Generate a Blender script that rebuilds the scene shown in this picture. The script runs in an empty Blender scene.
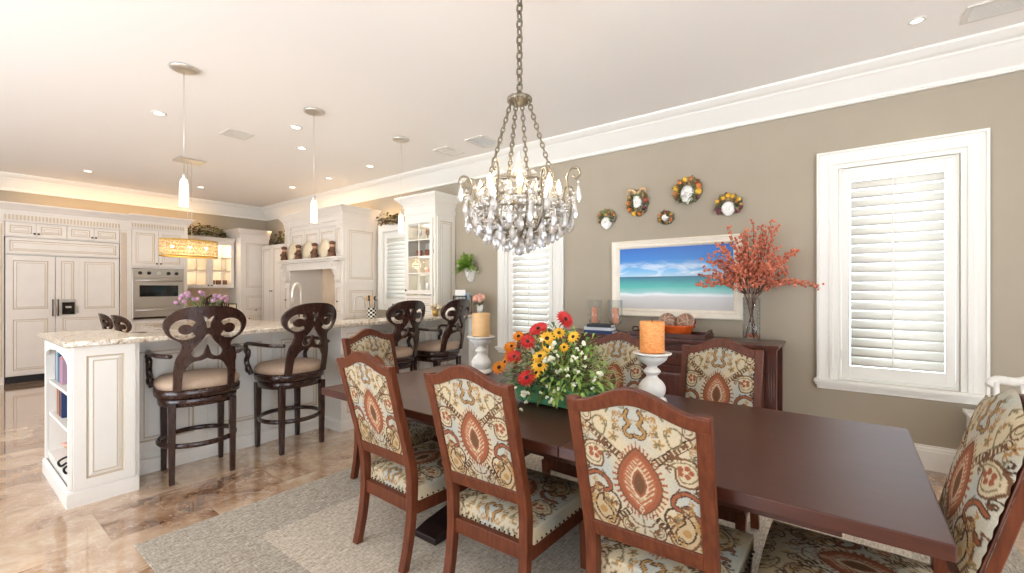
import bpy, bmesh, math, random
import numpy as np
from mathutils import Vector, Matrix
PI = math.pi
R = math.radians
rnd = random.Random(7)
scene = bpy.context.scene
COL = scene.collection

# ---------------------------------------------------------------- camera, sky, exposure
cam_data = bpy.data.cameras.new('camera')
cam_data.sensor_fit = 'HORIZONTAL'; cam_data.sensor_width = 36.0
cam_data.lens = 36.0 * 445.0 / 1024.0
cam_data.shift_y = 2.5 / 1024.0
cam_data.clip_start = 0.05
cam = bpy.data.objects.new('camera', cam_data); COL.objects.link(cam)
cam.location = (0, 0, 1.4)
cam.rotation_euler = (R(90), 0, math.atan2(0.604, 0.797) - R(90))
scene.camera = cam

scene.view_settings.view_transform = 'Standard'
scene.view_settings.look = 'None'
scene.view_settings.gamma = 1.0
scene.view_settings.use_curve_mapping = False
scene.view_settings.exposure = 0.42
scene.cycles.max_bounces = 8
scene.cycles.diffuse_bounces = 5
scene.cycles.glossy_bounces = 3
scene.cycles.transmission_bounces = 6
scene.cycles.transparent_max_bounces = 12
scene.cycles.caustics_reflective = False
scene.cycles.caustics_refractive = False
scene.cycles.sample_clamp_indirect = 6.0
scene.cycles.blur_glossy = 1.0

world = bpy.data.worlds.new('daylight'); scene.world = world
world.use_nodes = True
_n = world.node_tree.nodes; _l = world.node_tree.links
_n.clear()
_out = _n.new('ShaderNodeOutputWorld'); _bg = _n.new('ShaderNodeBackground')
_tc = _n.new('ShaderNodeTexCoord'); _sx = _n.new('ShaderNodeSeparateXYZ'); _rp = _n.new('ShaderNodeValToRGB')
_l.new(_tc.outputs['Generated'], _sx.inputs[0]); _l.new(_sx.outputs['Z'], _rp.inputs[0])
_mr = _rp.color_ramp
_mr.elements[0].position = 0.0; _mr.elements[0].color = (1.70, 1.84, 2.02, 1)  # below the horizon: made brighter than the sky to lift the ceiling
_mr.elements[1].position = 0.06; _mr.elements[1].color = (0.76, 0.85, 0.95, 1)
_e = _mr.elements.new(1.0); _e.color = (0.72, 0.84, 1.0, 1)
_l.new(_rp.outputs[0], _bg.inputs[0]); _l.new(_bg.outputs[0], _out.inputs[0])
_bg.inputs[1].default_value = 4.2

def lamp(name, kind, loc, energy, color=(1, 1, 1), size=0.1, rot=(0, 0, 0), size_y=None, spot=None):
    d = bpy.data.lights.new(name, kind); d.energy = energy; d.color = color
    if kind == 'AREA':
        d.size = size
        if size_y: d.shape = 'RECTANGLE'; d.size_y = size_y
    elif kind in ('POINT', 'SPOT'):
        d.shadow_soft_size = size
        if spot: d.spot_size = spot; d.spot_blend = 0.8
    o = bpy.data.objects.new(name, d); COL.objects.link(o)
    o.location = loc; o.rotation_euler = rot
    return o

# ---------------------------------------------------------------- colours and materials
def lin(c):
    c = c / 255.0
    return c / 12.92 if c <= 0.04045 else ((c + 0.055) / 1.055) ** 2.4
def S(r, g, b): return (lin(r), lin(g), lin(b), 1.0)

MATS = {}
def mat(name, col=None, rough=0.5, metal=0.0, noise=0.0, scale=20.0, spec=0.5, bump=0.0, bscale=60.0, emit=None, estr=0.0,
        trans=0.0, ior=1.45, alpha=1.0, coat=0.0, stretch=None, col2=None):
    m = bpy.data.materials.new(name); m.use_nodes = True
    nt = m.node_tree; n = nt.nodes; l = nt.links
    p = n['Principled BSDF']
    p.inputs['Base Color'].default_value = col
    p.inputs['Roughness'].default_value = rough
    p.inputs['Metallic'].default_value = metal
    p.inputs['Specular IOR Level'].default_value = spec
    p.inputs['IOR'].default_value = ior
    if trans: p.inputs['Transmission Weight'].default_value = trans
    if coat: p.inputs['Coat Weight'].default_value = coat; p.inputs['Coat Roughness'].default_value = 0.15
    if alpha < 1: p.inputs['Alpha'].default_value = alpha
    if emit: p.inputs['Emission Color'].default_value = emit; p.inputs['Emission Strength'].default_value = estr
    tc = None
    if noise or col2 or bump:
        tc = n.new('ShaderNodeTexCoord'); mp = n.new('ShaderNodeMapping')
        if stretch: mp.inputs['Scale'].default_value = stretch
        l.new(tc.outputs['Object'], mp.inputs['Vector'])
    if noise or col2:
        t = n.new('ShaderNodeTexNoise'); t.inputs['Scale'].default_value = scale; t.inputs['Detail'].default_value = 5
        l.new(mp.outputs[0], t.inputs['Vector'])
        rp = n.new('ShaderNodeValToRGB'); rp.color_ramp.elements[0].position = 0.32; rp.color_ramp.elements[1].position = 0.68
        if col2: a, b = col, col2
        else:
            a = tuple(max(0, c * (1 - noise)) for c in col[:3]) + (1,); b = tuple(min(1, c * (1 + noise)) for c in col[:3]) + (1,)
        rp.color_ramp.elements[0].color = a; rp.color_ramp.elements[1].color = b
        l.new(t.outputs[0], rp.inputs[0]); l.new(rp.outputs[0], p.inputs['Base Color'])
    if bump:
        t2 = n.new('ShaderNodeTexNoise'); t2.inputs['Scale'].default_value = bscale; t2.inputs['Detail'].default_value = 4
        l.new(mp.outputs[0], t2.inputs['Vector'])
        bp = n.new('ShaderNodeBump'); bp.inputs['Strength'].default_value = bump; bp.inputs['Distance'].default_value = 0.01
        l.new(t2.outputs[0], bp.inputs['Height']); l.new(bp.outputs[0], p.inputs['Normal'])
    MATS[name] = m
    return m

# ---------------------------------------------------------------- mesh builder
class B:
    def __init__(s): s.v = []; s.f = []; s.m = []; s.sm = []; s.xf = Matrix.Identity(4); s.col = []
    def add(s, verts, faces, m=0, smooth=False):
        o = len(s.v)
        s.v += [tuple(s.xf @ Vector(v)) for v in verts]
        s.f += [tuple(i + o for i in f) for f in faces]
        s.m += [m] * len(faces); s.sm += [smooth] * len(faces)
        return s
    def box(s, x0, x1, y0, y1, z0, z1, m=0):
        v = [(x, y, z) for z in (z0, z1) for y in (y0, y1) for x in (x0, x1)]
        return s.add(v, [(0, 2, 3, 1), (4, 5, 7, 6), (0, 1, 5, 4), (2, 6, 7, 3), (0, 4, 6, 2), (1, 3, 7, 5)], m)
    def frustum(s, c0, sx0, sy0, c1, sx1, sy1, m=0):
        v = []
        for c, a, b in ((c0, sx0, sy0), (c1, sx1, sy1)):
            v += [(c[0] - a, c[1] - b, c[2]), (c[0] + a, c[1] - b, c[2]), (c[0] + a, c[1] + b, c[2]), (c[0] - a, c[1] + b, c[2])]
        return s.add(v, [(3, 2, 1, 0), (4, 5, 6, 7), (0, 1, 5, 4), (1, 2, 6, 5), (2, 3, 7, 6), (3, 0, 4, 7)], m)
    def sweep(s, secs, m=0, smooth=False, caps=True, close=False):
        # secs: list of rings (same count)
        n = len(secs[0]); v = [p for r_ in secs for p in r_]; f = []
        k = len(secs)
        for i in range(k if close else k - 1):
            a = i * n; b = ((i + 1) % k) * n
            for j in range(n):
                f.append((a + j, a + (j + 1) % n, b + (j + 1) % n, b + j))
        if caps and not close:
            f.append(tuple(reversed(range(n)))); f.append(tuple((k - 1) * n + j for j in range(n)))
        return s.add(v, f, m, smooth)
    def lathe(s, prof, n=24, c=(0, 0, 0), m=0, smooth=True, caps=True):
        secs = [[(c[0] + r * math.cos(2 * PI * j / n), c[1] + r * math.sin(2 * PI * j / n), c[2] + z) for j in range(n)] for r, z in prof]
        return s.sweep(secs, m, smooth, caps)
    def tube(s, pts, r, n=8, m=0, close=False, smooth=True, flat=None):
        pts = [Vector(p) for p in pts]; k = len(pts); secs = []
        up0 = None
        for i, p in enumerate(pts):
            if close: t = pts[(i + 1) % k] - pts[i - 1]
            else: t = pts[min(i + 1, k - 1)] - pts[max(i - 1, 0)]
            if t.length < 1e-9: t = Vector((0, 0, 1))
            t.normalize()
            if up0 is None:
                up0 = Vector((0, 0, 1)) if abs(t.z) < 0.9 else Vector((1, 0, 0))
            a = t.cross(up0)
            if a.length < 1e-4: a = t.cross(Vector((0.3, 1, 0.2)))
            a.normalize(); b = a.cross(t); b.normalize(); up0 = b
            rr = r[i] if isinstance(r, (list, tuple)) else r
            ra, rb = (rr, rr) if flat is None else (rr * flat[0], rr * flat[1])
            secs.append([tuple(p + a * ra * math.cos(2 * PI * (j + .5) / n) + b * rb * math.sin(2 * PI * (j + .5) / n)) for j in range(n)])
        return s.sweep(secs, m, smooth, True, close)
    def prism(s, poly, lo, hi, axis='z', m=0, smooth=False):
        def P(a, b, h):
            return (a, b, h) if axis == 'z' else ((a, h, b) if axis == 'y' else (h, a, b))
        n = len(poly)
        v = [P(a, b, lo) for a, b in poly] + [P(a, b, hi) for a, b in poly]
        f = [tuple(reversed(range(n))), tuple(range(n, 2 * n))] + [(j, (j + 1) % n, n + (j + 1) % n, n + j) for j in range(n)]
        return s.add(v, f, m, smooth)
    def sphere(s, c, r, n=10, k=6, m=0, smooth=True):
        if not isinstance(r, (list, tuple)): r = (r, r, r)
        v = [(c[0], c[1], c[2] - r[2])]; f = []
        for i in range(1, k):
            t = -PI / 2 + PI * i / k
            for j in range(n):
                a = 2 * PI * j / n
                v.append((c[0] + r[0] * math.cos(t) * math.cos(a), c[1] + r[1] * math.cos(t) * math.sin(a), c[2] + r[2] * math.sin(t)))
        v.append((c[0], c[1], c[2] + r[2]))
        for j in range(n): f.append((0, 1 + (j + 1) % n, 1 + j))
        for i in range(k - 2):
            for j in range(n):
                a = 1 + i * n; b = a + n
                f.append((a + j, a + (j + 1) % n, b + (j + 1) % n, b + j))
        o = 1 + (k - 2) * n
        for j in range(n): f.append((o + j, o + (j + 1) % n, len(v) - 1))
        return s.add(v, f, m, smooth)
    def grid(s, fn, nu, nv, m=0, smooth=True, flip=False):
        v = [fn(i / nu, j / nv) for j in range(nv + 1) for i in range(nu + 1)]
        f = []
        for j in range(nv):
            for i in range(nu):
                a = j * (nu + 1) + i
                q = (a, a + 1, a + nu + 2, a + nu + 1)
                f.append(tuple(reversed(q)) if flip else q)
        return s.add(v, f, m, smooth)
    def door(s, x0, x1, z0, z1, y, t=0.02, fr=0.055, m=0, g=1, arch=0):
        """raised panel door, front face at y (towards -y), thickness t"""
        prof = [(0, t), (0, 0.002), (0.002, 0), (fr, 0), (fr + .004, .007), (fr + .012, .007), (fr + .03, .001), (fr + .034, .003), (fr + .038, .001)]
        mm = [m, m, m, g, g, m, g, g]
        rings = []
        for ins, d in prof:
            rings.append([(x0 + ins, y + d, z0 + ins), (x1 - ins, y + d, z0 + ins), (x1 - ins, y + d, z1 - ins), (x0 + ins, y + d, z1 - ins)])
        for k in range(len(rings) - 1):
            if x1 - x0 <= 2 * prof[k + 1][0] or z1 - z0 <= 2 * prof[k + 1][0]: 
                s.add(rings[k], [(0, 1, 2, 3)], m); break
            s.add(rings[k] + rings[k + 1], [(j, (j + 1) % 4, 4 + (j + 1) % 4, 4 + j) for j in range(4)], mm[k])
        else:
            s.add(rings[-1], [(0, 1, 2, 3)], m)
        s.add(rings[0], [(3, 2, 1, 0)], m)
        return s
    def rail(s, prof, path, m=0, smooth=False):
        """sweep a (out, z) profile along a horizontal open path of (x, y); out is to the right of travel"""
        k = len(path); secs = []
        for i in range(k):
            p = Vector(path[i]); d0 = (p - Vector(path[i - 1])).normalized() if i > 0 else None
            d1 = (Vector(path[i + 1]) - p).normalized() if i < k - 1 else None
            if d0 is None: d0 = d1
            if d1 is None: d1 = d0
            n0 = Vector((d0.y, -d0.x)); n1 = Vector((d1.y, -d1.x)); nn = (n0 + n1); nn = nn / max(1e-6, nn.dot(n0))
            secs.append([(p.x + nn.x * o, p.y + nn.y * o, z) for o, z in prof])
        return s.sweep(secs, m, smooth)
    def mesh(s, name, mats, recalc=True):
        me = bpy.data.meshes.new(name)
        me.from_pydata(s.v, [], s.f)
        for x in (mats if isinstance(mats, (list, tuple)) else [mats]): me.materials.append(MATS[x] if isinstance(x, str) else x)
        me.polygons.foreach_set('material_index', s.m)
        me.polygons.foreach_set('use_smooth', s.sm)
        if recalc:
            bm = bmesh.new(); bm.from_mesh(me); bmesh.ops.recalc_face_normals(bm, faces=bm.faces); bm.to_mesh(me); bm.free()
        me.update()
        return me
    def build(s, name, mats, parent=None, bevel=0, seg=2, recalc=True, loc=None, rot=None):
        o = bpy.data.objects.new(name, s.mesh(name, mats, recalc)); COL.objects.link(o)
        if parent is not None: o.parent = parent
        if loc: o.location = loc
        if rot: o.rotation_euler = rot
        if bevel:
            md = o.modifiers.new('bevel', 'BEVEL'); md.width = bevel; md.segments = seg; md.limit_method = 'ANGLE'; md.angle_limit = R(50)
            md.harden_normals = False
        return o

def tag(o, label=None, cat=None, group=None, kind=None):
    if label: o['label'] = label
    if cat: o['category'] = cat
    if group: o['group'] = group
    if kind: o['kind'] = kind
    return o
def thing(name, label, cat, loc=(0, 0, 0), rz=0.0, group=None):
    o = bpy.data.objects.new(name, None); o.empty_display_size = 0.1; COL.objects.link(o)
    o.location = loc; o.rotation_euler = (0, 0, rz)
    return tag(o, label, cat, group)
def struct(name, b, m, parent=None, bevel=0, recalc=True):
    o = b.build(name, m, parent, bevel, recalc=recalc)
    if parent is None: o['kind'] = 'structure'
    return o
def dup(root, loc, rz=0.0, label=None, group=None):
    r_ = root.copy(); COL.objects.link(r_); r_.location = loc; r_.rotation_euler = (0, 0, rz)
    if label: r_['label'] = label
    if group: r_['group'] = group
    for ch in list(root.children):
        c_ = ch.copy(); COL.objects.link(c_); c_.parent = r_
        for g_ in ch.children:
            d_ = g_.copy(); COL.objects.link(d_); d_.parent = c_
    return r_
def smooth_path(pts, n=8, close=False):
    """Catmull-Rom through points"""
    P = [Vector(p) for p in pts]; k = len(P); out = []
    for i in range(k if close else k - 1):
        p0 = P[i - 1] if (close or i > 0) else P[0] * 2 - P[1]
        p1 = P[i]; p2 = P[(i + 1) % k]; p3 = P[(i + 2) % k] if (close or i + 2 < k) else P[-1] * 2 - P[-2]
        for j in range(n):
            t = j / n
            out.append(0.5 * ((2 * p1) + (p2 - p0) * t + (2 * p0 - 5 * p1 + 4 * p2 - p3) * t * t + (3 * p1 - p0 - 3 * p2 + p3) * t ** 3))
    if not close: out.append(P[-1])
    return out
FRONT_X = -PI / 2      # a unit built facing -y, turned to face -x
mat('wall_paint', S(168, 157, 139), 0.75, noise=0.02, scale=3, spec=0.25)
mat('white_trim', S(231, 228, 220), 0.45)
mat('ceiling_paint', S(250, 247, 243), 0.8, spec=0.2)
mat('cream_cabinet', S(224, 215, 204), 0.42, noise=0.02, scale=6)
mat('cream_glaze', S(200, 180, 154), 0.5)
mat('white_cabinet', S(230, 226, 218), 0.42, noise=0.015, scale=6)
mat('white_glaze', S(198, 183, 160), 0.5)
mat('dark_kick', S(30, 24, 22), 0.5)
mat('pewter', S(96, 84, 72), 0.35, metal=0.9)
mat('nickel', S(214, 210, 202), 0.3, metal=0.8)
mat('chrome', S(225, 225, 225), 0.12, metal=1.0)
mat('steel', S(190, 184, 176), 0.3, metal=0.9, noise=0.06, scale=30, stretch=(1, 1, 40))
mat('black_metal', S(24, 22, 22), 0.4, metal=0.3)
mat('black_glass', S(14, 13, 13), 0.06, spec=0.8)
mat('black_plastic', S(26, 25, 25), 0.35)
mat('espresso', S(52, 31, 25), 0.26, noise=0.3, scale=14, stretch=(6, 6, 1), coat=0.35)
mat('mahogany', S(82, 39, 22), 0.40, col2=S(106, 54, 30), scale=9, stretch=(7, 7, 1), spec=0.35)
mat('table_wood', S(64, 28, 16), 0.38, col2=S(74, 35, 21), scale=5, stretch=(9, 1, 9), spec=0.6)
mat('sideboard_wood', S(70, 36, 28), 0.32, col2=S(92, 50, 38), scale=6, stretch=(6, 1, 1), coat=0.25)
mat('pedestal_wood', S(34, 20, 17), 0.4, noise=0.3, scale=10)
mat('beige_leather', S(178, 154, 132), 0.55, noise=0.05, scale=30, bump=0.1)
mat('nail', S(70, 50, 36), 0.35, metal=0.8)
mat('antique_white', S(232, 228, 220), 0.55, col2=S(218, 213, 204), scale=24)
mat('cream_wax', S(216, 174, 122), 0.6, noise=0.06, scale=30)
mat('orange_wax', S(226, 134, 62), 0.6, col2=S(240, 172, 106), scale=45, stretch=(1, 1, 2.5))
mat('wick', S(40, 30, 25), 0.9)
mat('peach_wax', S(224, 150, 118), 0.6, noise=0.05)
mat('green_glaze', S(86, 150, 104), 0.3, noise=0.12, scale=12)
mat('leaf_dark', S(54, 84, 44), 0.55, col2=S(98, 124, 66), scale=14)
mat('leaf_light', S(122, 156, 70), 0.55, col2=S(164, 188, 104), scale=16)
mat('leaf_fern', S(118, 160, 56), 0.55, col2=S(164, 196, 84), scale=14)
mat('leaf_olive', S(70, 74, 40), 0.6, col2=S(108, 104, 58), scale=14)
mat('stem_green', S(88, 112, 58), 0.6)
mat('petal_red', S(206, 48, 50), 0.55, col2=S(226, 84, 76), scale=20)
mat('petal_yellow', S(240, 188, 46), 0.55, col2=S(248, 208, 88), scale=20)
mat('petal_orange', S(232, 146, 40), 0.55)
mat('petal_white', S(232, 232, 204), 0.6)
mat('petal_pink', S(198, 152, 168), 0.6, col2=S(172, 136, 172), scale=9)
mat('flower_eye', S(48, 30, 20), 0.8)
mat('branch', S(92, 62, 48), 0.8)
mat('berry', S(178, 84, 56), 0.5, col2=S(220, 138, 108), scale=26)
mat('ceramic_white', S(240, 238, 232), 0.25)
mat('fruit_yellow', S(236, 186, 62), 0.4)
mat('fruit_orange', S(216, 130, 66), 0.4)
mat('fruit_red', S(160, 74, 56), 0.45)
mat('fruit_plum', S(112, 62, 66), 0.45)
mat('majolica_green', S(90, 120, 86), 0.35, col2=S(152, 158, 108), scale=22)
mat('majolica_dark', S(92, 92, 80), 0.35, col2=S(140, 124, 98), scale=22)
mat('frame_cream', S(236, 226, 208), 0.45, noise=0.03, scale=20)
mat('woven_ball', S(176, 140, 116), 0.7, col2=S(124, 88, 70), scale=40)
mat('terracotta_orange', S(212, 92, 34), 0.45, noise=0.1, scale=20)
mat('dried_red', S(140, 50, 44), 0.7)
mat('book_navy', S(30, 54, 98), 0.5)
mat('book_pale', S(206, 210, 216), 0.6)
mat('book_black', S(38, 38, 44), 0.5)
mat('paper', S(240, 238, 234), 0.8)
mat('paper_blue', S(150, 178, 206), 0.8)
mat('soft_pink', S(234, 178, 160), 0.7)
mat('gold', S(196, 160, 84), 0.35, metal=0.8)
mat('bulb_glow', S(255, 232, 190), 0.4, emit=(1.0, 0.82, 0.55, 1), estr=6)
mat('pendant_glow', S(255, 240, 215), 0.3, emit=(1.0, 0.86, 0.62, 1), estr=1.0)
mat('can_glow', S(255, 250, 240), 0.4, emit=(1.0, 0.95, 0.86, 1), estr=3)
mat('cabinet_bulb', S(255, 240, 215), 0.4, emit=(1.0, 0.80, 0.52, 1), estr=6)
mat('amber_crystal', S(236, 206, 150), 0.15, emit=(1.0, 0.72, 0.36, 1), estr=0.16, col2=S(150, 104, 56), scale=45)
mat('silver_leaf', S(132, 122, 106), 0.38, metal=0.8, noise=0.15, scale=30)
mat('vent_white', S(226, 222, 214), 0.6)
mat('vent_slot', S(150, 152, 154), 0.7)
mat('vent_metal', S(172, 178, 186), 0.5)
mat('outlet_white', S(236, 234, 228), 0.4)
mat('backsplash', S(222, 190, 154), 0.5, col2=S(236, 214, 184), scale=4)
mat('oven_knob', S(34, 30, 28), 0.3)
mat('wine_dark', S(58, 28, 34), 0.3)
mat('brown_clay', S(110, 72, 48), 0.55, noise=0.2, scale=20)
mat('skin_clay', S(196, 152, 118), 0.6)
mat('cream_plate', S(234, 218, 186), 0.3, noise=0.05, scale=10)
mat('sand_stone', S(214, 178, 134), 0.6)
mat('louver_white', S(226, 224, 214), 0.5)
_p = MATS['louver_white'].node_tree.nodes['Principled BSDF']; _p.inputs['Subsurface Weight'].default_value = 0.0

def glass(name, tint=(1, 1, 1, 1), gloss=0.12, rough=0.02, trans=0.85):
    """thin clear glass: mostly see-through with a facing-dependent mirror reflection"""
    m = bpy.data.materials.new(name); m.use_nodes = True
    n = m.node_tree.nodes; l = m.node_tree.links; n.clear()
    o = n.new('ShaderNodeOutputMaterial'); mx = n.new('ShaderNodeMixShader'); t = n.new('ShaderNodeBsdfTransparent'); g = n.new('ShaderNodeBsdfGlossy')
    fr = n.new('ShaderNodeLayerWeight'); fr.inputs[0].default_value = 0.5
    pw = n.new('ShaderNodeMath'); pw.operation = 'POWER'; pw.inputs[1].default_value = 2.5; l.new(fr.outputs['Facing'], pw.inputs[0])
    ml = n.new('ShaderNodeMath'); ml.operation = 'MULTIPLY_ADD'; ml.inputs[1].default_value = 0.75; ml.inputs[2].default_value = 0.04; l.new(pw.outputs[0], ml.inputs[0])
    t.inputs[0].default_value = tint; g.inputs['Roughness'].default_value = rough
    l.new(ml.outputs[0], mx.inputs[0]); l.new(t.outputs[0], mx.inputs[1]); l.new(g.outputs[0], mx.inputs[2]); l.new(mx.outputs[0], o.inputs[0])
    MATS[name] = m
glass('clear_glass', (0.97, 0.98, 0.98, 1), 0.25)
glass('window_glass', (0.98, 0.99, 1, 1), 0.1)
# faceted lead crystal: see-through facets, mirror flashes and a little light carried inside
m = mat('crystal', S(250, 248, 244), 0.02)
n_, l_ = m.node_tree.nodes, m.node_tree.links
n_.remove(n_['Principled BSDF'])
_t = n_.new('ShaderNodeBsdfTransparent'); _t.inputs[0].default_value = (0.97, 0.97, 0.97, 1)
_g = n_.new('ShaderNodeBsdfGlossy'); _g.inputs['Roughness'].default_value = 0.01; _g.inputs[0].default_value = (1, 1, 1, 1)
_df = n_.new('ShaderNodeBsdfTranslucent'); _df.inputs[0].default_value = (0.97, 0.96, 0.94, 1)
_d2 = n_.new('ShaderNodeBsdfDiffuse'); _d2.inputs[0].default_value = (0.95, 0.94, 0.92, 1)
_m0 = n_.new('ShaderNodeMixShader'); _m0.inputs[0].default_value = 0.4
_m1 = n_.new('ShaderNodeMixShader'); _m1.inputs[0].default_value = 0.56
_m2 = n_.new('ShaderNodeMixShader'); _m2.inputs[0].default_value = 0.40
l_.new(_df.outputs[0], _m0.inputs[1]); l_.new(_d2.outputs[0], _m0.inputs[2])
l_.new(_m0.outputs[0], _m1.inputs[1]); l_.new(_g.outputs[0], _m1.inputs[2])
l_.new(_m1.outputs[0], _m2.inputs[1]); l_.new(_t.outputs[0], _m2.inputs[2])
l_.new(_m2.outputs[0], n_['Material Output'].inputs[0])

class N:
    """tiny node-graph helper"""
    def __init__(s, m): s.n = m.node_tree.nodes; s.l = m.node_tree.links
    def new(s, t, **kw):
        x = s.n.new(t)
        for k, v in kw.items(): setattr(x, k, v)
        return x
    def put(s, a, b):
        if hasattr(a, 'links') or isinstance(a, bpy.types.NodeSocket): s.l.new(a, b)
        else: b.default_value = a
    def math(s, op, a, b=0.0, c=None):
        x = s.n.new('ShaderNodeMath'); x.operation = op
        s.put(a, x.inputs[0]); s.put(b, x.inputs[1])
        if c is not None: s.put(c, x.inputs[2])
        return x.outputs[0]
    def noise(s, vec, scale, detail=5, dist=0.0, rough=0.5):
        x = s.n.new('ShaderNodeTexNoise'); x.inputs['Scale'].default_value = scale; x.inputs['Detail'].default_value = detail
        x.inputs['Distortion'].default_value = dist; x.inputs['Roughness'].default_value = rough
        s.put(vec, x.inputs['Vector']); return x.outputs[0]
    def ramp(s, fac, stops, interp='LINEAR'):
        x = s.n.new('ShaderNodeValToRGB'); x.color_ramp.interpolation = interp
        el = x.color_ramp.elements
        while len(el) < len(stops): el.new(0.5)
        for e, (p, c) in zip(el, stops): e.position = p; e.color = c
        s.put(fac, x.inputs[0]); return x.outputs[0]
    def mix(s, fac, a, b, blend='MIX'):
        x = s.n.new('ShaderNodeMix'); x.data_type = 'RGBA'; x.blend_type = blend
        s.put(fac, x.inputs[0]); s.put(a, x.inputs[6]); s.put(b, x.inputs[7]); return x.outputs[2]
    def xyz(s, a, b, c):
        x = s.n.new('ShaderNodeCombineXYZ'); s.put(a, x.inputs[0]); s.put(b, x.inputs[1]); s.put(c, x.inputs[2]); return x.outputs[0]

# polished brown marble floor tiles
m = mat('marble_floor', S(180, 140, 106), 0.12, spec=0.5)
g = N(m); p = g.n['Principled BSDF']
sep = g.new('ShaderNodeSeparateXYZ'); tc = g.new('ShaderNodeTexCoord'); g.l.new(tc.outputs['Object'], sep.inputs[0])
TW, TH = 0.95, 0.485
ry = g.math('DIVIDE', g.math('ADD', sep.outputs[1], 10.31), TH); row = g.math('FLOOR', ry)
off = g.math('MULTIPLY', g.math('FLOORED_MODULO', row, 2.0), 0.5)
cx = g.math('ADD', g.math('DIVIDE', g.math('ADD', sep.outputs[0], 9.82), TW), off); colm = g.math('FLOOR', cx)
fx = g.math('SUBTRACT', cx, colm); fy = g.math('SUBTRACT', ry, row)
ex = g.math('MULTIPLY', g.math('MINIMUM', fx, g.math('SUBTRACT', 1.0, fx)), TW)
ey = g.math('MULTIPLY', g.math('MINIMUM', fy, g.math('SUBTRACT', 1.0, fy)), TH)
edge = g.math('LESS_THAN', g.math('MINIMUM', ex, ey), 0.0016)
wn = g.new('ShaderNodeTexWhiteNoise'); wn.noise_dimensions = '2D'; g.l.new(g.xyz(colm, row, 0.0), wn.inputs['Vector'])
rv = wn.outputs['Value']
sh = g.xyz(g.math('ADD', g.math('MULTIPLY', sep.outputs[0], 1.5), g.math('MULTIPLY', rv, 37.0)), g.math('ADD', g.math('MULTIPLY', sep.outputs[1], 1.6), g.math('MULTIPLY', rv, 91.0)), rv)
n1 = g.noise(sh, 1.5, 10, 0.9, 0.68); n2 = g.noise(sh, 9.0, 6, 0.6, 0.65)
fac = g.math('ADD', g.math('ADD', g.math('MULTIPLY', n1, 0.85), g.math('MULTIPLY', n2, 0.25)), g.math('MULTIPLY', g.math('SUBTRACT', rv, 0.5), 0.20))
c1 = g.ramp(fac, [(0.30, S(98, 68, 48)), (0.41, S(148, 112, 84)), (0.50, S(176, 142, 112)), (0.60, S(196, 166, 136)), (0.72, S(216, 194, 166))])
vein = g.noise(sh, 2.2, 8, 1.6, 0.62)
vm = g.math('LESS_THAN', g.math('ABSOLUTE', g.math('SUBTRACT', vein, 0.5)), 0.010)
c2 = g.mix(g.math('MULTIPLY', vm, 0.45), c1, S(228, 206, 182))
c3 = g.mix(g.math('MULTIPLY', edge, 0.6), c2, S(120, 90, 66))
g.l.new(c3, p.inputs['Base Color'])
g.l.new(g.math('ADD', g.math('MULTIPLY', n2, 0.06), 0.03), p.inputs['Roughness'])
p.inputs['Coat Weight'].default_value = 1.0; p.inputs['Coat Roughness'].default_value = 0.02; p.inputs['Coat IOR'].default_value = 1.7

# speckled granite
m = mat('granite', S(200, 185, 165), 0.12, spec=0.55)
g = N(m); p = g.n['Principled BSDF']; tc = g.new('ShaderNodeTexCoord'); v = tc.outputs['Object']
a = g.noise(v, 46, 5, 0.6, 0.7); b = g.noise(v, 15, 4, 1.0, 0.6)
c1 = g.ramp(a, [(0.34, S(104, 88, 74)), (0.41, S(190, 172, 150)), (0.5, S(224, 214, 198)), (0.62, S(240, 236, 226))])
c2 = g.ramp(b, [(0.34, S(206, 186, 162)), (0.55, S(244, 240, 232))])
g.l.new(g.mix(0.6, c1, c2, 'MULTIPLY'), p.inputs['Base Color'])

# woven grey rug with a paler ribbed field
m = mat('rug_weave', S(176, 170, 160), 0.95, spec=0.1)
g = N(m); p = g.n['Principled BSDF']; tc = g.new('ShaderNodeTexCoord'); sep = g.new('ShaderNodeSeparateXYZ'); g.l.new(tc.outputs['Object'], sep.inputs[0])
thr = g.noise(g.xyz(g.math('MULTIPLY', sep.outputs[0], 18.0), g.math('MULTIPLY', sep.outputs[1], 130.0), 0.0), 1.0, 4, 0.3, 0.7)
thr2 = g.noise(g.xyz(g.math('MULTIPLY', sep.outputs[0], 90.0), g.math('MULTIPLY', sep.outputs[1], 34.0), 3.0), 1.0, 3, 0.2, 0.7)
mixn = g.math('ADD', g.math('MULTIPLY', thr, 0.6), g.math('MULTIPLY', thr2, 0.4))
dark = g.ramp(mixn, [(0.36, S(118, 108, 95)), (0.5, S(168, 158, 144)), (0.64, S(208, 200, 186))])
pale = g.ramp(mixn, [(0.36, S(150, 138, 120)), (0.5, S(200, 187, 168)), (0.64, S(230, 220, 204))])
# border bands measured from the rug edges (object space: origin at the rug centre)
RUGX, RUGY = 1.47, 1.91
dx = g.math('SUBTRACT', RUGX, g.math('ABSOLUTE', sep.outputs[0])); dy = g.math('SUBTRACT', RUGY, g.math('ABSOLUTE', sep.outputs[1]))
inn = g.math('GREATER_THAN', g.math('ADD', g.math('MINIMUM', dx, dy), g.math('MULTIPLY', g.math('SUBTRACT', thr, 0.5), 0.04)), 0.46)
big = g.noise(g.xyz(g.math('MULTIPLY', sep.outputs[0], 1.5), g.math('MULTIPLY', sep.outputs[1], 3.0), 0.0), 1.0, 3)
g.l.new(g.mix(g.math('MULTIPLY', inn, g.math('ADD', g.math('MULTIPLY', big, 0.9), 0.25)), dark, pale), p.inputs['Base Color'])
bp = g.new('ShaderNodeBump'); bp.inputs['Strength'].default_value = 0.6; bp.inputs['Distance'].default_value = 0.006
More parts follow.
